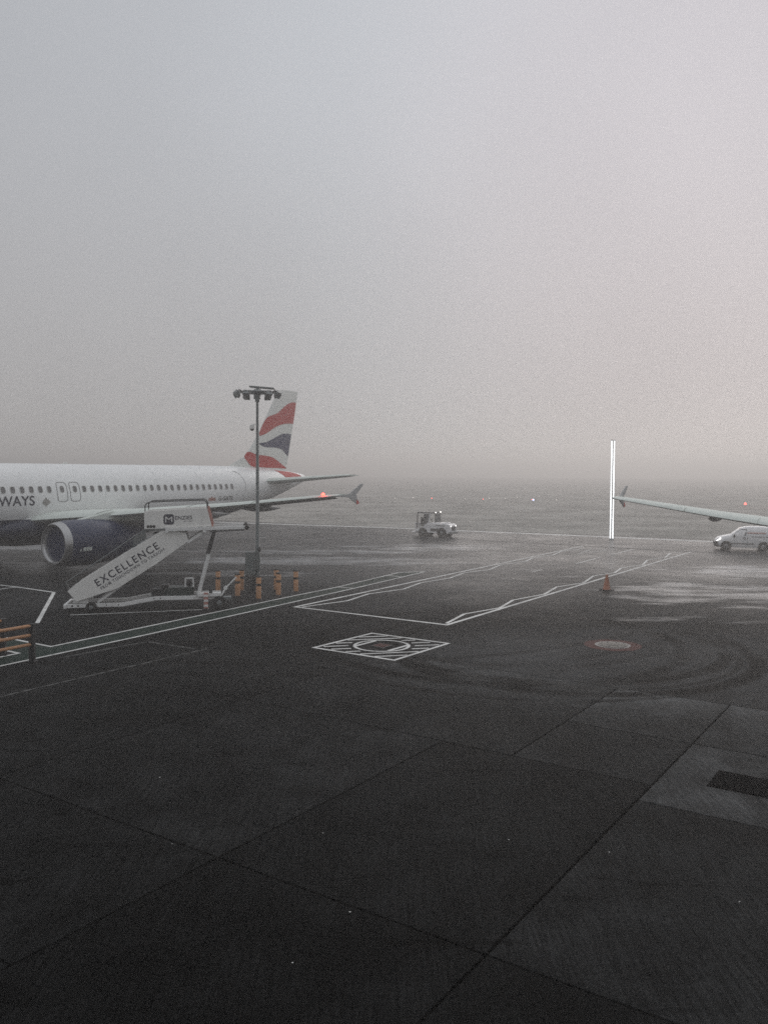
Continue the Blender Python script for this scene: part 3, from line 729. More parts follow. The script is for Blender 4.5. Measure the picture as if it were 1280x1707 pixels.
        # lettering
        def on_side(x0, z0): return lambda x, y: (x0 + x, side_y(x0 + x, z0 + y, 0.014), z0 + y)
        lettering('fuselage_lettering', 'AIRWAYS', 0.7, on_side(9.05, 3.60), M['navy'], root, width=3.25, height=0.53, bold=0.012)
        lettering('registration', 'G-GATR', 0.4, on_side(26.13, 3.50), M['outline'], root, width=1.5, height=0.30, bold=0.02)
        fl = MB().add([(x, side_y(x, z, 0.012), z) for x, z in ((25.18, 3.51), (25.82, 3.51), (25.82, 3.70), (25.18, 3.70))], [(0, 1, 2, 3)]).build('flag_emblem', M['pink'], root)
        MB().add([(x, side_y(x, z, 0.016), z) for x, z in ((25.40, 3.70), (25.52, 3.70), (25.52, 3.80), (25.40, 3.80))], [(0, 1, 2, 3)]).build('flag_emblem', M['pink'], root)
        cr = MB()
        for cx_, cz_, r_ in ((12.98, 3.86, 0.13), (12.86, 3.74, 0.11), (13.12, 3.76, 0.12), (12.99, 3.64, 0.11)):
            cr.add([(cx_ + r_ * math.cos(R(30 * k)) * (1.25 if k % 3 == 0 else .8), side_y(cx_, cz_ + r_ * math.sin(R(30 * k)), 0.013), cz_ + r_ * math.sin(R(30 * k)) * (1.25 if k % 3 == 0 else .8)) for k in range(12)], [tuple(range(12))])
        cr.build('crest', M['crest'], root)
        # engine placard
        def on_nac(x0, z0): return lambda x, y: (x0 + x, -5.75 - math.sqrt(max(0.01, 1.2 ** 2 - (z0 + y - 1.8) ** 2)) - 0.015, z0 + y)
        for k, (x0, w_) in enumerate(((11.46, .10), (11.66, .16), (11.85, .13), (12.0, .16))):
            f = on_nac(x0, 1.46); h_ = 0.19 if k else 0.10
            MB().add([f(0, 0), f(w_, 0), f(w_, h_), f(0, h_)], [(0, 1, 2, 3)]).build('engine_placard', M['wing'], root)
        # blade aerials
        MB().prism([(8.9, 5.84), (9.25, 5.84), (9.18, 6.05), (9.06, 6.05)], -0.02, 0.02).build('aerial', M['dark'], root)
        MB().prism([(15.4, 5.84), (15.8, 5.84), (15.72, 5.98), (15.55, 5.98)], -0.02, 0.02).build('aerial', M['tail_white'], root)
        # port navigation light in the wing tip leading edge
        MB().sphere((19.0, -16.35, 4.33), 0.085).build('navigation_light', M['lamp_red'], root, smooth=60)
    return root

M['crest'] = mat('crest_grey', (0.30, 0.29, 0.27), 0.5, var=0.4, scale=12)
make_airliner('airliner', 'white airliner with red and blue waves on its fin, behind the passenger steps', (-17.81, 50.31), True, None)
make_airliner('airliner', 'aeroplane of which only one pale grey wing shows beside the van', (23.85, 29.75), False, None)

# ================================================================== passenger steps
t = thing('passenger_steps', 'white mobile passenger steps with a lettered side panel, beside the engine', 'airport steps', (-11.35, 32.54, 0), R(10.8))
PAN = [(-0.87, 0.83), (-0.58, 1.10), (2.76, 3.21), (3.61, 3.05), (3.68, 2.73), (2.44, 1.83), (0.99, 0.91), (-0.55, 0.42)]
for y0, y1 in ((-0.03, 0.03), (1.47, 1.53)):
    MB().prism(PAN, y0, y1).build('side_panel', M['panel_white'], t, bevel=0.008)
    MB().bar((3.66, (y0 + y1) / 2, 2.68), (4.22, (y0 + y1) / 2, 3.08), 0.05, 0.10).build('stringer', M['white'], t)
    pl = MB().prism([(2.02, 3.22), (4.60, 3.32), (4.42, 4.05), (2.02, 3.92)], y0 - 0.05 if y0 < 0 else y0, y1 - 0.05 if y0 < 0 else y1).build('platform_panel', M['panel_white'], t, bevel=0.008)
    MB().bar((4.64, (y0 + y1) / 2 - .02, 3.31), (4.455, (y0 + y1) / 2 - .02, 4.06), 0.075, 0.05, (0, 1, 0)).build('edge_strip', M['pink'], t)
    yy = y0 - 0.01 if y0 < 0 else y1
    MB().tube([(2.05, yy, 3.9), (2.05, yy, 4.13), (2.10, yy, 4.22), (2.24, yy, 4.285), (3.2, yy, 4.32), (4.28, yy, 4.35), (4.38, yy, 4.31), (4.42, yy, 4.2), (4.43, yy, 4.02)], 0.022, 8).build('guard_rail', M['dark'], t, smooth=40)
    # platform beam with roller end
    by = -0.13 if y0 < 0 else 1.63
    MB().bar((2.82, by, 3.19), (5.9, by, 3.27), 0.07, 0.12).build('platform_beam', M['white'], t, bevel=0.008)
    MB().bar((4.5, by - 0.02, 3.115), (5.88, by - 0.02, 3.175), 0.06, 0.05).build('beam_rail', M['dark'], t)
    for sx in (2.88, 4.32): MB().box((sx, by - 0.01, 3.20), (0.11, 0.12, 0.24)).build('clamp', M['white'], t, bevel=0.01)
    MB().lathe([(0.05, -0.05), (0.09, -0.05), (0.09, 0.05), (0.05, 0.05)], (5.97, by, 3.26), 'Y', 14).build('roller', M['rubber'], t, smooth=40)
    MB().bar((5.86, by, 3.34), (6.02, by, 3.20), 0.1, 0.04).build('roller_guard', M['white'], t)
    # lifting ram
    ry_ = 0.18 if y0 < 0 else 1.32
    MB().tube([(4.06, ry_, 0.55), (4.48, ry_, 2.2)], 0.075, 12).build('ram_cylinder', M['white'], t, smooth=40)
    MB().tube([(4.46, ry_, 2.15), (4.72, ry_, 3.12)], 0.055, 12).build('ram_rod', M['dark'], t, smooth=40)
    MB().tube([(4.38, ry_ - .1, 2.2), (4.66, ry_ - .1, 3.12)], 0.022, 8).build('hose', M['dark'], t)
    # chassis rail
    yc = 0.12 if y0 < 0 else 1.38
    ch = MB(); path = [(-0.98, 0.235), (0.21, 0.25), (1.16, 0.25), (2.43, 0.47), (4.95, 0.46)]
    ch.prism([(x, z - 0.075) for x, z in path] + [(x, z + 0.075) for x, z in reversed(path)], yc - 0.05, yc + 0.05)
    ch.build('chassis_rail', M['white'], t, bevel=0.008)
    MB().bar((0.22, yc, 0.36), (1.1, yc, 0.98), 0.05, 0.09).build('strut', M['white'], t)
    MB().prism([(-0.72, 0.34), (-0.12, 0.34), (-0.2, 0.52), (-0.62, 0.46)], yc - 0.04, yc + 0.04).build('pivot_bracket', M['white'], t, bevel=0.006)
    for sx, r, w in ((0.0, 0.20, 0.14), (4.88, 0.265, 0.17)):
        wy = -0.02 if y0 < 0 else 1.52
        wh = MB().lathe([(r * .55, -w / 2), (r * .9, -w / 2), (r, -w * .3), (r, w * .3), (r * .9, w / 2), (r * .55, w / 2)], (sx, wy, r), 'Y', 24).build('wheel', M['rubber'], t, smooth=40)
        MB().lathe([(r * .15, -w * .5 - .012), (r * .5, -w * .47), (r * .57, -w * .3), (r * .57, w * .47), (r * .2, w * .5)], (sx, wy, r), 'Y', 20).build('rim', M['grey'], wh, smooth=40)
for k in range(13):
    u = (k + 0.5) / 13; x, z = -0.75 + 3.35 * u, 0.62 + 2.5 * u
    MB().box((x, 0.75, z), (0.30, 1.42, 0.035)).build('tread', M['grey'], t, bevel=0.006)
MB().box((3.35, 0.75, 3.19), (2.55, 1.56, 0.07)).build('platform', M['grey'], t)
MB().tube([(-1.2, 1.5, 0.98), (0.1, 1.5, 1.86), (1.39, 1.5, 2.76), (1.95, 1.5, 3.12)], 0.022, 8).build('handrail', M['grey'], t, smooth=40)
MB().tube([(-1.2, 1.5, 0.98), (-1.0, 1.5, 0.62), (-0.9, 1.5, 0.5)], 0.02, 8).build('handrail', M['grey'], t, smooth=40)
for u in (0.12, 0.42, 0.62, 0.80):
    x = -1.2 + 3.15 * u; z = 0.98 + 2.14 * u
    MB().tube([(x, 1.5, z), (x + 0.06, 1.5, z - 0.45)], 0.014, 6).build('baluster', M['grey'], t)
MB().prism([(1.42, 2.40), (1.95, 2.74), (1.95, 3.09), (1.42, 2.74)], 1.49, 1.51).build('mesh_panel', M['grey'], t)
MB().box((-0.98, 0.75, 0.235), (0.10, 1.62, 0.16)).build('bumper', M['white'], t, bevel=0.01)
MB().box((-1.045, 0.75, 0.23), (0.03, 1.66, 0.13)).build('buffer', M['rubber'], t)
for k in (-0.72, -0.5): MB().lathe([(0.035, -0.004), (0.035, 0.004)], (k, 0.065, 0.24), 'Y', 10).build('hole', M['black'], t)
for k in (0.55, 1.0, 2.35, 2.6): MB().lathe([(0.025, -0.004), (0.025, 0.004)], (k, 0.065, 0.25 if k < 2 else 0.47), 'Y', 10).build('hole', M['black'], t)
MB().tube([(4.88, -0.05, 0.265), (4.88, 1.55, 0.265)], 0.05, 10).build('axle', M['dark'], t)
MB().tube([(0, -0.05, 0.2), (0, 1.55, 0.2)], 0.04, 10).build('axle', M['dark'], t)
MB().box((3.32, 0.62, 0.69), (1.12, 0.8, 0.34)).build('battery_box', M['plant_green'], t, bevel=0.015)
e_ = MB().box((2.56, 0.55, 0.66), (0.66, 0.6, 0.26)).box((2.75, 0.5, 0.86), (0.30, 0.4, 0.22)).build('engine_box', M['black'], t, bevel=0.02)
MB().box((2.40, 0.24, 0.80), (0.22, 0.02, 0.05)).build('louvre', M['dark'], e_)
hr = MB()
for p0, p1 in (((3.55, 0.3, 0.87), (3.55, 0.3, 1.22)), ((3.55, 0.3, 1.22), (3.86, 0.3, 1.22)), ((3.86, 0.3, 1.22), (3.86, 0.3, 0.87))): hr.bar(p0, p1, 0.05, 0.05, (0, 1, 0))
hr = hr.build('hose_reel_frame', M['white'], t)
MB().lathe([(0.04, -0.06), (0.12, -0.06), (0.12, 0.06), (0.04, 0.06)], (3.705, 0.32, 1.0), 'Y', 18).build('hose_reel', M['black'], hr, smooth=40)
MB().box((4.5, 0.1, 0.58), (0.9, 0.28, 0.14)).build('rear_deck', M['white'], t, bevel=0.01)
st = MB().box((4.36, -0.06, 0.36), (0.17, 0.10, 0.62)).build('stabiliser', M['pink'], t, bevel=0.01)
for k in range(3): MB().box((4.36, -0.113, 0.16 + 0.2 * k), (0.172, 0.006, 0.09), Matrix.Rotation(0.0, 3, 'Y')).build('stripe', M['white'], st)
MB().box((4.36, -0.06, 0.025), (0.26, 0.2, 0.05)).build('foot', M['dark'], t, bevel=0.01)
MB().box((4.55, 0.0, 0.74), (0.13, 0.12, 0.18)).build('control_box', M['dark'], t, bevel=0.01)
MB().tube([(4.95, 0.3, 0.45), (5.12, 0.3, 0.78)], 0.035, 8).tube([(5.12, 0.3, 0.78), (5.55, 0.3, 1.22)], 0.03, 8).build('tow_bar', M['white'], t, smooth=40)
MB().lathe([(0.03, -0.05), (0.08, -0.05), (0.08, 0.05), (0.03, 0.05)], (5.13, 0.3, 0.80), 'Y', 12).build('tow_eye', M['white'], t, smooth=40)
MB().box((5.2, 0.35, 0.40), (0.32, 0.4, 0.10)).build('rear_step', M['grey'], t, bevel=0.01)
# lettering on the side
pd = Vector((3.34, 2.11)).normalized(); pn = Vector((-pd.y, pd.x))
def on_panel(x0, z0, y=-0.0335): return lambda x, q: (x0 + pd.x * x + pn.x * q, y, z0 + pd.y * x + pn.y * q)
lettering('panel_lettering', 'EXCELLENCE', 0.5, on_panel(0.26, 0.985), M['navy'], t, space=1.25, width=2.78, height=0.30, bold=0.014)
lettering('panel_lettering', 'FROM TOUCHDOWN TO TAKEOFF', 0.3, on_panel(0.40, 0.86), M['navy'], t, space=1.25, width=2.86, height=0.125, bold=0.02)
def on_plat(x0, z0, y=-0.0835): return lambda x, q: (x0 + x, y, z0 + x * 0.035 + q)
rr = []
for k in range(32):
    a = 2 * math.pi * k / 32; ca, sa = math.cos(a), math.sin(a); rr.append((2.95 + 0.20 * math.copysign(abs(ca) ** 0.4, ca), 3.60 + 0.205 * math.copysign(abs(sa) ** 0.4, sa)))
bd = MB().prism(rr, -0.086, -0.079).build('badge', M['navy'], t)
lettering('badge_letter', 'M', 0.4, on_plat(2.815, 3.485, -0.0895), M['panel_white'], bd, width=0.27, height=0.22)
lettering('company_lettering', 'ENZIES', 0.3, on_plat(3.19, 3.575), M['navy'], t, width=0.66, height=0.155, bold=0.015)
lettering('company_lettering', 'AVIATION', 0.1, on_plat(3.49, 3.50), M['navy'], t, width=0.36, height=0.045)
for k in range(3):
    MB().lathe([(0.058, -0.087), (0.058, -0.080)], (2.16 + 0.115 * k, 0, 3.325), 'Y', 16).build('warning_disc', M['black'], t)

# ================================================================== floodlight mast, cabinet
t = thing('floodlight_mast', 'tall grey mast with a ring of floodlights beside the bollards', 'light mast', (-5.72, 38.1, 0))
MB().tube([(0, 0, 0), (0, 0, 2.0), (0, 0, 2.02), (0, 0, 9.1)], [0.105, 0.10, 0.088, 0.055], 16).build('pole', M['pole'], t, smooth=40)
MB().lathe([(0.22, 0.0), (0.22, 0.03), (0.12, 0.05)], n=20).build('base_plate', M['pole'], t, smooth=30)
MB().box((0.02, -0.03, 1.55), (0.21, 0.24, 1.05)).build('enclosure', M['pole'], t, bevel=0.015)
MB().box((0.11, -0.14, 1.98), (0.10, 0.10, 0.20)).build('junction_box', M['dark'], t, bevel=0.01)
MB().lathe([(0.10, 8.62), (0.10, 9.14), (0.06, 9.2)], n=14).build('head_collar', M['pole'], t, smooth=30)
tp = MB().box((0.22, 0, 9.26), (1.12, 0.5, 0.06), Matrix.Rotation(R(4.5), 3, 'Y')).build('top_plate', M['pole'], t, bevel=0.01)
rgn = [(0.74 * math.cos(2 * math.pi * k / 28), 0.74 * math.sin(2 * math.pi * k / 28), 9.05) for k in range(29)]
MB().tube(rgn, 0.035, 8, False).build('ring', M['pole'], t, smooth=40)
for k in range(4):
    a = R(45 + 90 * k); MB().bar((0, 0, 9.05), (0.74 * math.cos(a), 0.74 * math.sin(a), 9.05), 0.05, 0.05).build('spoke', M['pole'], t)
for k in range(12):
    a = R(30 * k + 9); ca, sa = math.cos(a), math.sin(a)
    rot = Matrix.Rotation(a, 3, 'Z') @ Matrix.Rotation(R((32, 52, 44)[k % 3]), 3, 'Y')
    c = Vector(((0.95 + 0.08 * (k % 2)) * ca, (0.95 + 0.08 * (k % 2)) * sa, 8.90 + 0.07 * (k % 2)))
    hd_ = MB()
    hd_.loft([[c + rot @ Vector((x, sy_ * w, sz_ * h)) for sy_, sz_ in ((-1, -1), (1, -1), (1, 1), (-1, 1))] for x, w, h in ((-0.13, 0.05, 0.045), (-0.06, 0.12, 0.085), (0.06, 0.15, 0.105), (0.085, 0.155, 0.11))])
    f = hd_.build('floodlight', M['pole'], t, bevel=0.008)
    MB().box(c + rot @ Vector((0.09, 0, 0)), (0.010, 0.27, 0.18), rot).build('lens', M['glass'], f)
    br = MB().bar((0.74 * ca, 0.74 * sa, 9.05), c + rot @ Vector((-0.10, 0, 0.03)), 0.035, 0.035)
    for q_ in (-1, 1):
        br.bar(c + rot @ Vector((0.01, q_ * 0.155, 0)), c + rot @ Vector((-0.13, q_ * 0.13, 0.07)), 0.014, 0.03)
        br.bar(c + rot @ Vector((-0.13, q_ * 0.13, 0.07)), (0.74 * ca, 0.74 * sa, 9.05), 0.014, 0.03)
    br.build('bracket', M['dark'], f)
    if k % 4 == 1: MB().box((0.60 * ca, 0.60 * sa, 9.12), (0.20, 0.14, 0.11), Matrix.Rotation(a, 3, 'Z')).build('gear_box', M['pole'], t, bevel=0.01)
MB().bar((-0.04, -0.05, 7.62), (-0.22, -0.1, 7.60), 0.05, 0.05).build('camera_arm', M['panel_white'], t)
MB().lathe([(0.02, 7.62), (0.10, 7.58), (0.115, 7.45), (0.11, 7.41)], (-0.22, -0.1, 0), n=16).build('camera_housing', M['panel_white'], t, smooth=40)
MB().sphere((-0.22, -0.1, 7.41), 0.095, 14, 8).build('camera_dome', M['black'], t, smooth=60)

t = thing('electrical_cabinet', 'grey-green electrical cabinet on legs beside the floodlight mast', 'cabinet', (-6.02, 38.0, 0), R(4))
MB().box((0, 0, 1.32), (0.46, 0.34, 1.02)).build('box', M['pole'], t, bevel=0.015)
MB().box((0.0, -0.178, 1.32), (0.40, 0.012, 0.94)).build('door', M['pole'], t, bevel=0.006)
MB().box((0.15, -0.192, 1.32), (0.025, 0.02, 0.12)).build('handle', M['black'], t)
MB().box((0, 0, 1.845), (0.50, 0.38, 0.03)).build('roof', M['pole'], t, bevel=0.006)
for x in (-0.2, 0.2):
    for y in (-0.13, 0.13): MB().bar((x, y, 0), (x, y, 0.82), 0.04, 0.04, (0, 1, 0)).build('leg', M['dark'], t)
for x in (-0.1, 0.0, 0.09, 0.14): MB().tube([(x, -0.02, 0.82), (x + 0.01, -0.03, 0.4), (x - 0.01, -0.02, 0)], 0.028, 8).build('conduit', M['black'], t)

# ================================================================== bollards, cone, fence
def make_bollard():
    r = thing('bollard', '', 'bollard')
    MB().lathe([(0.108, 0.0), (0.11, 0.02), (0.11, 0.96), (0.10, 0.985)], n=20).build('post', M['orange'], r, smooth=40)
    MB().lathe([(0.113, 0.93), (0.113, 0.985), (0.09, 1.005), (0.02, 1.01)], n=20).build('cap', M['dark'], r, smooth=40)
    MB().lathe([(0.1125, 0.56), (0.1125, 0.665)], n=20).build('band', M['black'], r, smooth=40)
    MB().lathe([(0.16, 0.0), (0.16, 0.012), (0.11, 0.02)], n=20).build('foot', M['dark'], r, smooth=40)
    return r
bl = [((-7.57, 38.35), 'orange bollard standing behind the ram of the passenger steps'),
      ((-6.44, 36.98), 'front orange bollard of the close pair between steps and cabinet'),
      ((-6.56, 38.65), 'rear orange bollard of the close pair between steps and cabinet'),
      ((-5.40, 36.20), 'orange bollard standing in front of the floodlight mast'),
      ((-4.98, 38.90), 'rear orange bollard of the pair just past the mast'),
      ((-4.69, 37.37), 'front orange bollard of the pair just past the mast'),
      ((-4.02, 38.47), 'orange bollard standing alone at the far end of the row')]
b0 = make_bollard()
for i, ((x, y), lab) in enumerate(bl):
    b = b0 if i == 0 else copy_tree(b0)
    b.location = (x, y, 0); b.rotation_euler = (R(random.uniform(-1.2, 1.2)), R(random.uniform(-1.2, 1.2)), random.uniform(0, 6)); b['label'] = lab; b['group'] = 'orange bollards round the mast'

t = thing('traffic_cone', 'orange traffic cone with a black base standing on the apron', 'cone', (10.48, 39.4, 0), 0.4)
MB().plate([(-.27, -.22), (-.22, -.27), (.22, -.27), (.27, -.22), (.27, .22), (.22, .27), (-.22, .27), (-.27, .22)], 0, 0.045).build('base', M['rubber'], t, bevel=0.01)
MB().lathe([(0.185, 0.045), (0.17, 0.07), (0.055, 0.70), (0.05, 0.74), (0.03, 0.745)], n=24).build('body', M['cone'], t, smooth=40)
MB().lathe([(0.142, 0.235), (0.117, 0.37)], n=24).build('band', M['cone'], t, smooth=40)

def fence(label, posts, to, zs):
    f = thing('barrier_fence', label, 'fence', (posts[0][0], posts[0][1], 0))
    x0, y0 = posts[0]
    for x, y in posts: 
        p = MB().box((x - x0, y - y0, 0.555), (0.15, 0.15, 1.11)).build('post', M['black'], f, bevel=0.01)
        MB().box((x - x0, y - y0, 0.012), (0.26, 0.26, 0.024)).build('foot', M['black'], p)
    for z in zs: MB().tube([(0, 0, z), (to[0] - x0, to[1] - y0, z)], 0.048, 10).build('rail', M['rail'], f, smooth=40)
fence('black-posted fence with three tan rails at the edge of the green walkway', [(-10.1, 24.03), (-11.6, 21.7)], (-11.6, 21.7), (1.04, 0.77, 0.50))
fence('black fence post standing behind the tan rails', [(-11.29, 24.82), (-12.8, 22.5)], (-12.8, 22.5), (1.04, 0.77, 0.50))

# ================================================================== baggage tractor on the far road
t = thing('baggage_tractor', 'white open-cab baggage tractor driving on the far road', 'tractor', (4.45, 72.0, 0), R(-29))
MB().prism([(-1.65, 0.42), (-1.65, 0.62), (-0.95, 0.66), (-0.82, 0.98), (-0.55, 1.12), (0.1, 1.16), (1.45, 1.10), (1.62, 1.02), (1.66, 0.45), (1.4, 0.30), (-1.1, 0.34)], -0.68, 0.68).build('body', M['van_white'], t, bevel=0.04)
MB().box((0.35, 0, 1.165), (1.6, 1.1, 0.05)).build('bonnet', M['van_white'], t, bevel=0.02)
MB().box((0.2, -0.69, 0.60), (0.75, 0.02, 0.24)).build('side_grille', M['dark'], t)
MB().box((0.7, -0.69, 0.97), (0.8, 0.016, 0.05)).build('vent', M['dark'], t)
MB().box((1.66, 0, 0.72), (0.03, 0.8, 0.34)).build('front_grille', M['dark'], t)
MB().box((1.70, 0, 0.36), (0.12, 1.4, 0.18)).build('bumper', M['grey'], t, bevel=0.02)
MB().box((-1.78, 0, 0.36), (0.5, 1.3, 0.10)).build('rear_step', M['van_white'], t, bevel=0.02)
MB().box((-1.64, 0, 0.85), (0.08, 1.3, 0.60)).build('rear_panel', M['van_white'], t, bevel=0.02)
MB().box((-0.72, 0, 2.05), (1.5, 1.36, 0.07)).build('roof', M['dark'], t, bevel=0.02)
MB().box((-0.72, 0, 1.99), (1.4, 1.3, 0.05)).build('roof_lining', M['van_white'], t)
for y in (-0.63, 0.63):
    MB().bar((-0.42, y, 1.05), (-0.22, y, 2.02), 0.07, 0.10).build('pillar', M['van_white'], t)
    MB().bar((-1.5, y, 0.6), (-1.42, y, 2.02), 0.06, 0.06).build('pillar', M['dark'], t)
    MB().bar((0.2, y * .8, 1.14), (0.16, y * .8, 2.0), 0.05, 0.05).build('pillar', M['dark'], t)
MB().box((-0.6, -0.60, 1.55), (0.5, 0.015, 0.75)).build('side_window', M['glass'], t)
MB().box((0.19, 0, 1.6), (0.02, 1.0, 0.75)).build('windscreen', M['glass'], t)
MB().bar((0.16, -0.5, 2.02), (-0.1, -0.5, 2.04), 0.05, 0.05).build('roof_bar', M['dark'], t)
MB().box((-0.9, 0, 0.95), (0.5, 1.0, 0.16)).box((-1.15, 0, 1.3), (0.14, 1.0, 0.65)).build('seat', M['black'], t, bevel=0.03)
MB().tube([(-0.45, 0.3, 1.1), (-0.6, 0.3, 1.42)], 0.02, 6).lathe([(0.18, 1.42), (0.19, 1.44), (0.18, 1.46)], (-0.6, 0.3, 0), n=16).build('steering_wheel', M['black'], t)
for x, r in ((-0.92, 0.34), (0.86, 0.37)):
    for y in (-0.62, 0.62):
        MB().lathe([(r + 0.07, -0.06), (r + 0.07, 0.06)], (x, y * 1.02, r), 'Y', 22).build('wheel_arch', M['black'], t)
        w = MB().lathe([(r * .5, -0.12), (r * .92, -0.12), (r, -0.07), (r, 0.07), (r * .92, 0.12), (r * .5, 0.12)], (x, y * 1.04, r), 'Y', 22).build('wheel', M['rubber'], t, smooth=40)
        MB().lathe([(0.04, -0.135), (r * .45, -0.125), (r * .52, -0.1), (r * .52, 0.125), (0.04, 0.135)], (x, y * 1.04, r), 'Y', 16).build('rim', M['grey'], w, smooth=40)
for y in (-0.5, 0.5): MB().sphere((1.60, y, 0.93), 0.065).build('headlight', M['lamp_white'], t, smooth=60)
MB().sphere((0.20, -0.48, 2.07), 0.05).build('work_lamp', M['lamp_white'], t, smooth=60)
MB().sphere((0.20, 0.48, 2.07), 0.05).build('work_lamp', M['lamp_white'], t, smooth=60)

# ================================================================== small van
vdir = Vector((0.945, -0.328, 0)); vrot = math.atan2(vdir.y, vdir.x); vy = Vector((-vdir.y, vdir.x, 0))
vloc = Vector((24.63, 60.5, 0)) - vdir * 0.76 + vy * 0.74
t = thing('van', 'small white panel van driving under the pale wing', 'van', vloc, vrot)
# stations along the van: x, roof/bonnet z, half width at belt, half width at the top, belt z, sill z
VS = [(0.00, 0.62, 0.60, 0.55, 0.50, 0.28), (0.06, 0.76, 0.72, 0.62, 0.58, 0.24), (0.22, 0.90, 0.80, 0.66, 0.66, 0.22), (0.55, 1.00, 0.84, 0.70, 0.74, 0.22), (0.95, 1.08, 0.85, 0.72, 0.86, 0.22), (1.12, 1.14, 0.85, 0.72, 0.90, 0.22),
      (1.45, 1.42, 0.85, 0.68, 0.98, 0.22), (1.72, 1.60, 0.85, 0.66, 1.02, 0.22), (2.0, 1.69, 0.85, 0.66, 1.04, 0.22), (2.4, 1.73, 0.85, 0.67, 1.04, 0.22), (3.2, 1.73, 0.85, 0.67, 1.04, 0.22), (3.7, 1.70, 0.84, 0.66, 1.04, 0.24), (3.84, 1.62, 0.82, 0.64, 1.02, 0.30), (3.88, 1.3, 0.78, 0.62, 0.95, 0.36)]
rings = []
for x, zt, hb, ht, zb, zs in VS:
    pr = [(hb * .92, zs), (hb, zs + 0.16), (hb, zb), (hb * .55 + ht * .45, zb + (zt - zb) * .5), (ht, zb + (zt - zb) * .85), (ht * .82, zt - 0.015), (ht * .3, zt)]
    rings.append([(x, -y, z) for y, z in pr] + [(x, y, z) for y, z in reversed(pr)])
MB().loft(rings).build('body', M['van_white'], t, smooth=50)
for s_ in (-1, 1):
    def vy_(x, z):
        zt, hb, ht, zb, zs = interp(VS, x)
        if z <= zb: return s_ * (hb + 0.008)
        k = (z - zb) / (zt - zb); return s_ * ((hb + (hb * .55 + ht * .45 - hb) * k / .5 if k < .5 else (hb * .55 + ht * .45) + (ht - hb * .55 - ht * .45) * (k - .5) / .35) + 0.010)
    MB().add([(x, vy_(x, z), z) for x, z in ((1.20, 1.02), (2.05, 1.06), (2.10, 1.30), (2.12, 1.54), (1.85, 1.55), (1.62, 1.46), (1.36, 1.26))], [tuple(range(7))]).build('side_window', M['glass'], t)
    MB().box((1.85, s_ * 0.86, 0.50), (1.55, 0.02, 0.06)).build('rub_strip', M['black'], t, bevel=0.005)
    MB().box((2.95, s_ * 0.862, 1.02), (1.1, 0.012, 0.035)).build('door_track', M['black'], t)
    MB().box((1.9, s_ * 0.86, 0.93), (0.16, 0.03, 0.035)).build('door_handle', M['dark'], t)
    for x in (2.18, 1.14): MB().add([(x, vy_(x, z) + s_ * 0.002, z) for z in (0.35, 0.7, 1.0, 1.2)] + [(x + 0.012, vy_(x, z) + s_ * 0.002, z) for z in (1.2, 1.0, 0.7, 0.35)], [(0, 1, 6, 7), (1, 2, 5, 6), (2, 3, 4, 5)]).build('door_gap', M['dark'], t)
    MB().bar((1.28, s_ * 0.84, 1.02), (1.30, s_ * 1.0, 1.10), 0.1, 0.16).build('door_mirror', M['black'], t, bevel=0.02)
    MB().add([(x, s_ * y, z) for x, y, z in ((0.05, 0.60, 0.66), (0.10, 0.765, 0.64), (0.36, 0.835, 0.80), (0.40, 0.78, 0.90), (0.16, 0.62, 0.80))], [(0, 1, 2, 3, 4)]).build('headlight', M['lamp_white'] if s_ < 0 else M['glass'], t)
    for x in (0.76, 3.22):
        MB().lathe([(0.36, -0.03), (0.36, 0.03)], (x, s_ * 0.835, 0.32), 'Y', 24).build('wheel_arch', M['black'], t)
        w = MB().lathe([(0.16, -0.09), (0.28, -0.09), (0.30, -0.05), (0.30, 0.05), (0.28, 0.09), (0.16, 0.09)], (x, s_ * 0.80, 0.30), 'Y', 24).build('wheel', M['rubber'], t, smooth=40)
        MB().lathe([(0.03, -0.10), (0.15, -0.095), (0.19, -0.08), (0.19, 0.095), (0.03, 0.10)], (x, s_ * 0.80, 0.30), 'Y', 18).build('rim', M['rim'], w, smooth=40)
MB().add([(1.14, -0.66, 1.13), (1.14, 0.66, 1.13), (1.73, 0.55, 1.625), (1.73, -0.55, 1.625)], [(0, 1, 2, 3)]).build('windscreen', M['glass'], t)
MB().prism([(-0.04, 0.24), (-0.06, 0.58), (0.10, 0.66), (0.34, 0.56), (0.40, 0.24)], -0.80, 0.80).build('bumper', M['dark'], t, bevel=0.03)
MB().box((2.6, 0, 1.75), (0.05, 0.05, 0.05)).build('aerial', M['dark'], t)
MB().box((2.75, -0.815, 1.285), (1.2, 0.01, 0.07), Matrix.Rotation(R(-22), 3, 'X')).build('side_stripe', M['pink'], t)
lettering('van_number', '21', 0.3, lambda x, y: (1.92 + x, -0.8605, 0.78 + y), M['dark'], t, width=0.26, height=0.17)

# ================================================================== window reflection of a twin tube lamp, added as glowing tubes
t = thing('reflected_tubes', 'window reflection of a twin tube lamp, built as upright glowing white tubes beside the pale wing tip', 'light', (18.72, 69.18, 0), R(-8))
MB().lathe([(0.22, 0), (0.22, 0.04), (0.12, 0.08)], n=16).build('base', M['grey'], t, smooth=30)  # mount added so the reflected tubes stand on the ground
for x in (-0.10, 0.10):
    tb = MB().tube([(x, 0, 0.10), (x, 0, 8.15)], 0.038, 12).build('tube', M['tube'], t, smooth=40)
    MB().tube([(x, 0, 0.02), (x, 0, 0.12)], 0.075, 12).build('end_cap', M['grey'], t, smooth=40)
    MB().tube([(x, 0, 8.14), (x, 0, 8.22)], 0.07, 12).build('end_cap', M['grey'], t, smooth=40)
MB().box((0, 0.06, 4.1), (0.05, 0.04, 8.1)).build('spine', M['grey'], t)

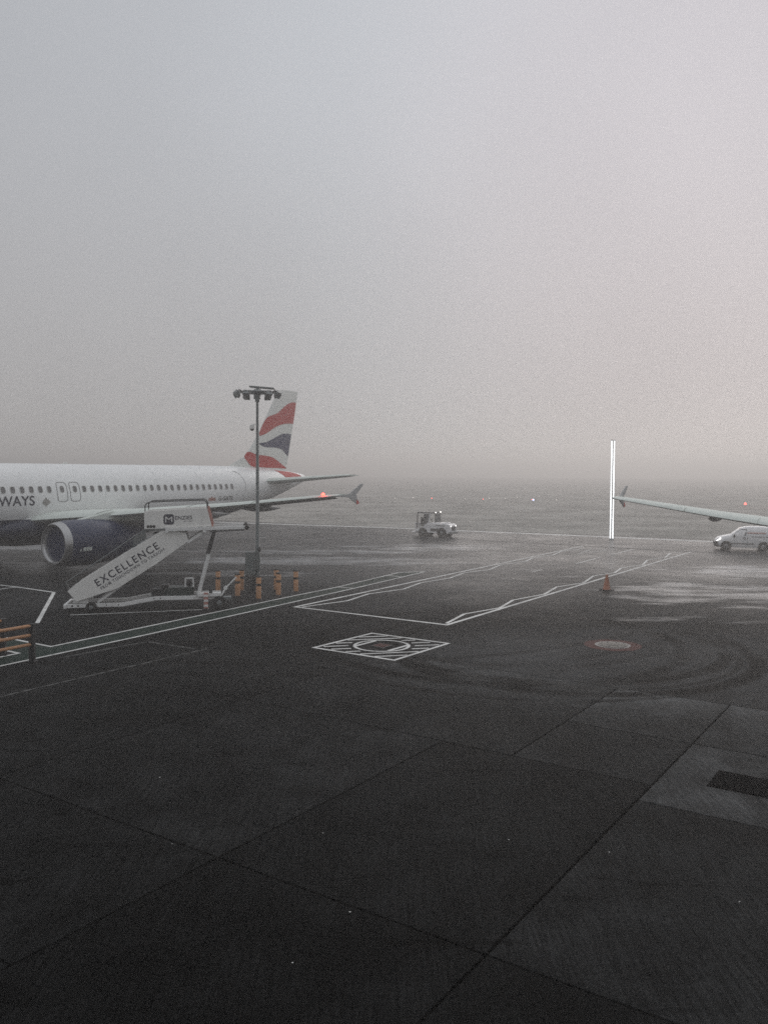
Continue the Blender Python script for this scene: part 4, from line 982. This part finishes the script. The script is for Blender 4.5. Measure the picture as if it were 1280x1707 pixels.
# ================================================================== airfield lights in the fog
def field_light(x, y, m, label, h=0.45, r=0.13):
    q = thing('airfield_light', label, 'light', (x, y, 0), 0, 'airfield lights in the fog')
    MB().tube([(0, 0, 0), (0, 0, h)], 0.035, 6).build('stem', M['dark'], q)
    MB().sphere((0, 0, h + r * 0.6), r, 8, 6).build('lamp', m, q, smooth=60)
FAR = [(2.0, 158, 'w'), (5.6, 162, 'w'), (9.0, 159, 'r'), (15.0, 156, 'w'), (18.2, 155, 'r'), (20.0, 160, 'w'), (22.6, 157, 'w'), (26.5, 168, 'w'), (27.0, 154, 'r'), (32.2, 175, 'w'), (31.5, 154, 'w')]
ORD = ('first', 'second', 'third', 'fourth', 'fifth', 'sixth', 'seventh', 'eighth')
FAR.sort(key=lambda q: q[0] / q[1])
nth = {'w': 0, 'r': 0}
for x, y, k in FAR:
    field_light(x, y, M['lamp_far_white' if k == 'w' else 'lamp_far_red'], '%s of the tiny %s lights far off in the fog, counted from the airliner' % (ORD[nth[k]], 'white' if k == 'w' else 'red'), 0.5, 0.07)
    nth[k] += 1
field_light(58.3, 136.0, M['lamp_far_red'], 'red light shining through fog above the pale wing, nearer its tip', 0.5, 0.2)
field_light(61.9, 135.0, M['lamp_far_red'], 'red light shining through fog at the very edge above the van', 0.5, 0.24)
field_light(24.6, 139.0, M['lamp_far_blue'], 'small bluish light standing alone in the fog', 0.9, 0.16)

# small litter blown about on the concrete
lit = MB()
for x, y in ((-4.0, 14.9), (-3.1, 12.2), (-0.9, 12.6), (0.6, 14.0), (1.9, 12.4), (3.3, 12.0), (-0.4, 10.3), (5.2, 17.0), (-6.5, 19.5), (-2.2, 17.6), (2.6, 19.8), (8.2, 22.4), (-1.0, 9.2), (4.6, 10.6), (-5.4, 23.8), (0.2, 23.5)):
    a, k = random.uniform(0, 6), random.uniform(0.006, 0.012)
    p = [(x + k * math.cos(a + q) * (1 + 0.6 * (i % 2)), y + k * math.sin(a + q), 0.006 + 0.006 * (i % 2)) for i, q in enumerate((0, 1.4, 3.0, 4.5))]
    lit.add(p, [(0, 1, 2, 3)])
tag(lit.build('litter', M['panel_white']), 'tiny pale scraps of litter scattered on the concrete', kind='stuff')

# ================================================================== the air
hz = MB().box((0, 0, 6.0), (2 * S + 20, 2 * S + 20, 14.5)).build('haze', None)
hm = bpy.data.materials.new('haze'); hm.use_nodes = True
hn = hm.node_tree.nodes; hn.clear()
ho = hn.new('ShaderNodeOutputMaterial'); hv_ = hn.new('ShaderNodeVolumePrincipled')
hv_.inputs['Color'].default_value = (0.985, 0.957, 0.93, 1)
hv_.inputs['Density'].default_value = 0.0043
hv_.inputs['Anisotropy'].default_value = 0.55
hm.node_tree.links.new(hv_.outputs[0], ho.inputs['Volume'])
hz.data.materials.append(hm)
tag(hz, 'pale fog lying over the whole apron', kind='stuff')
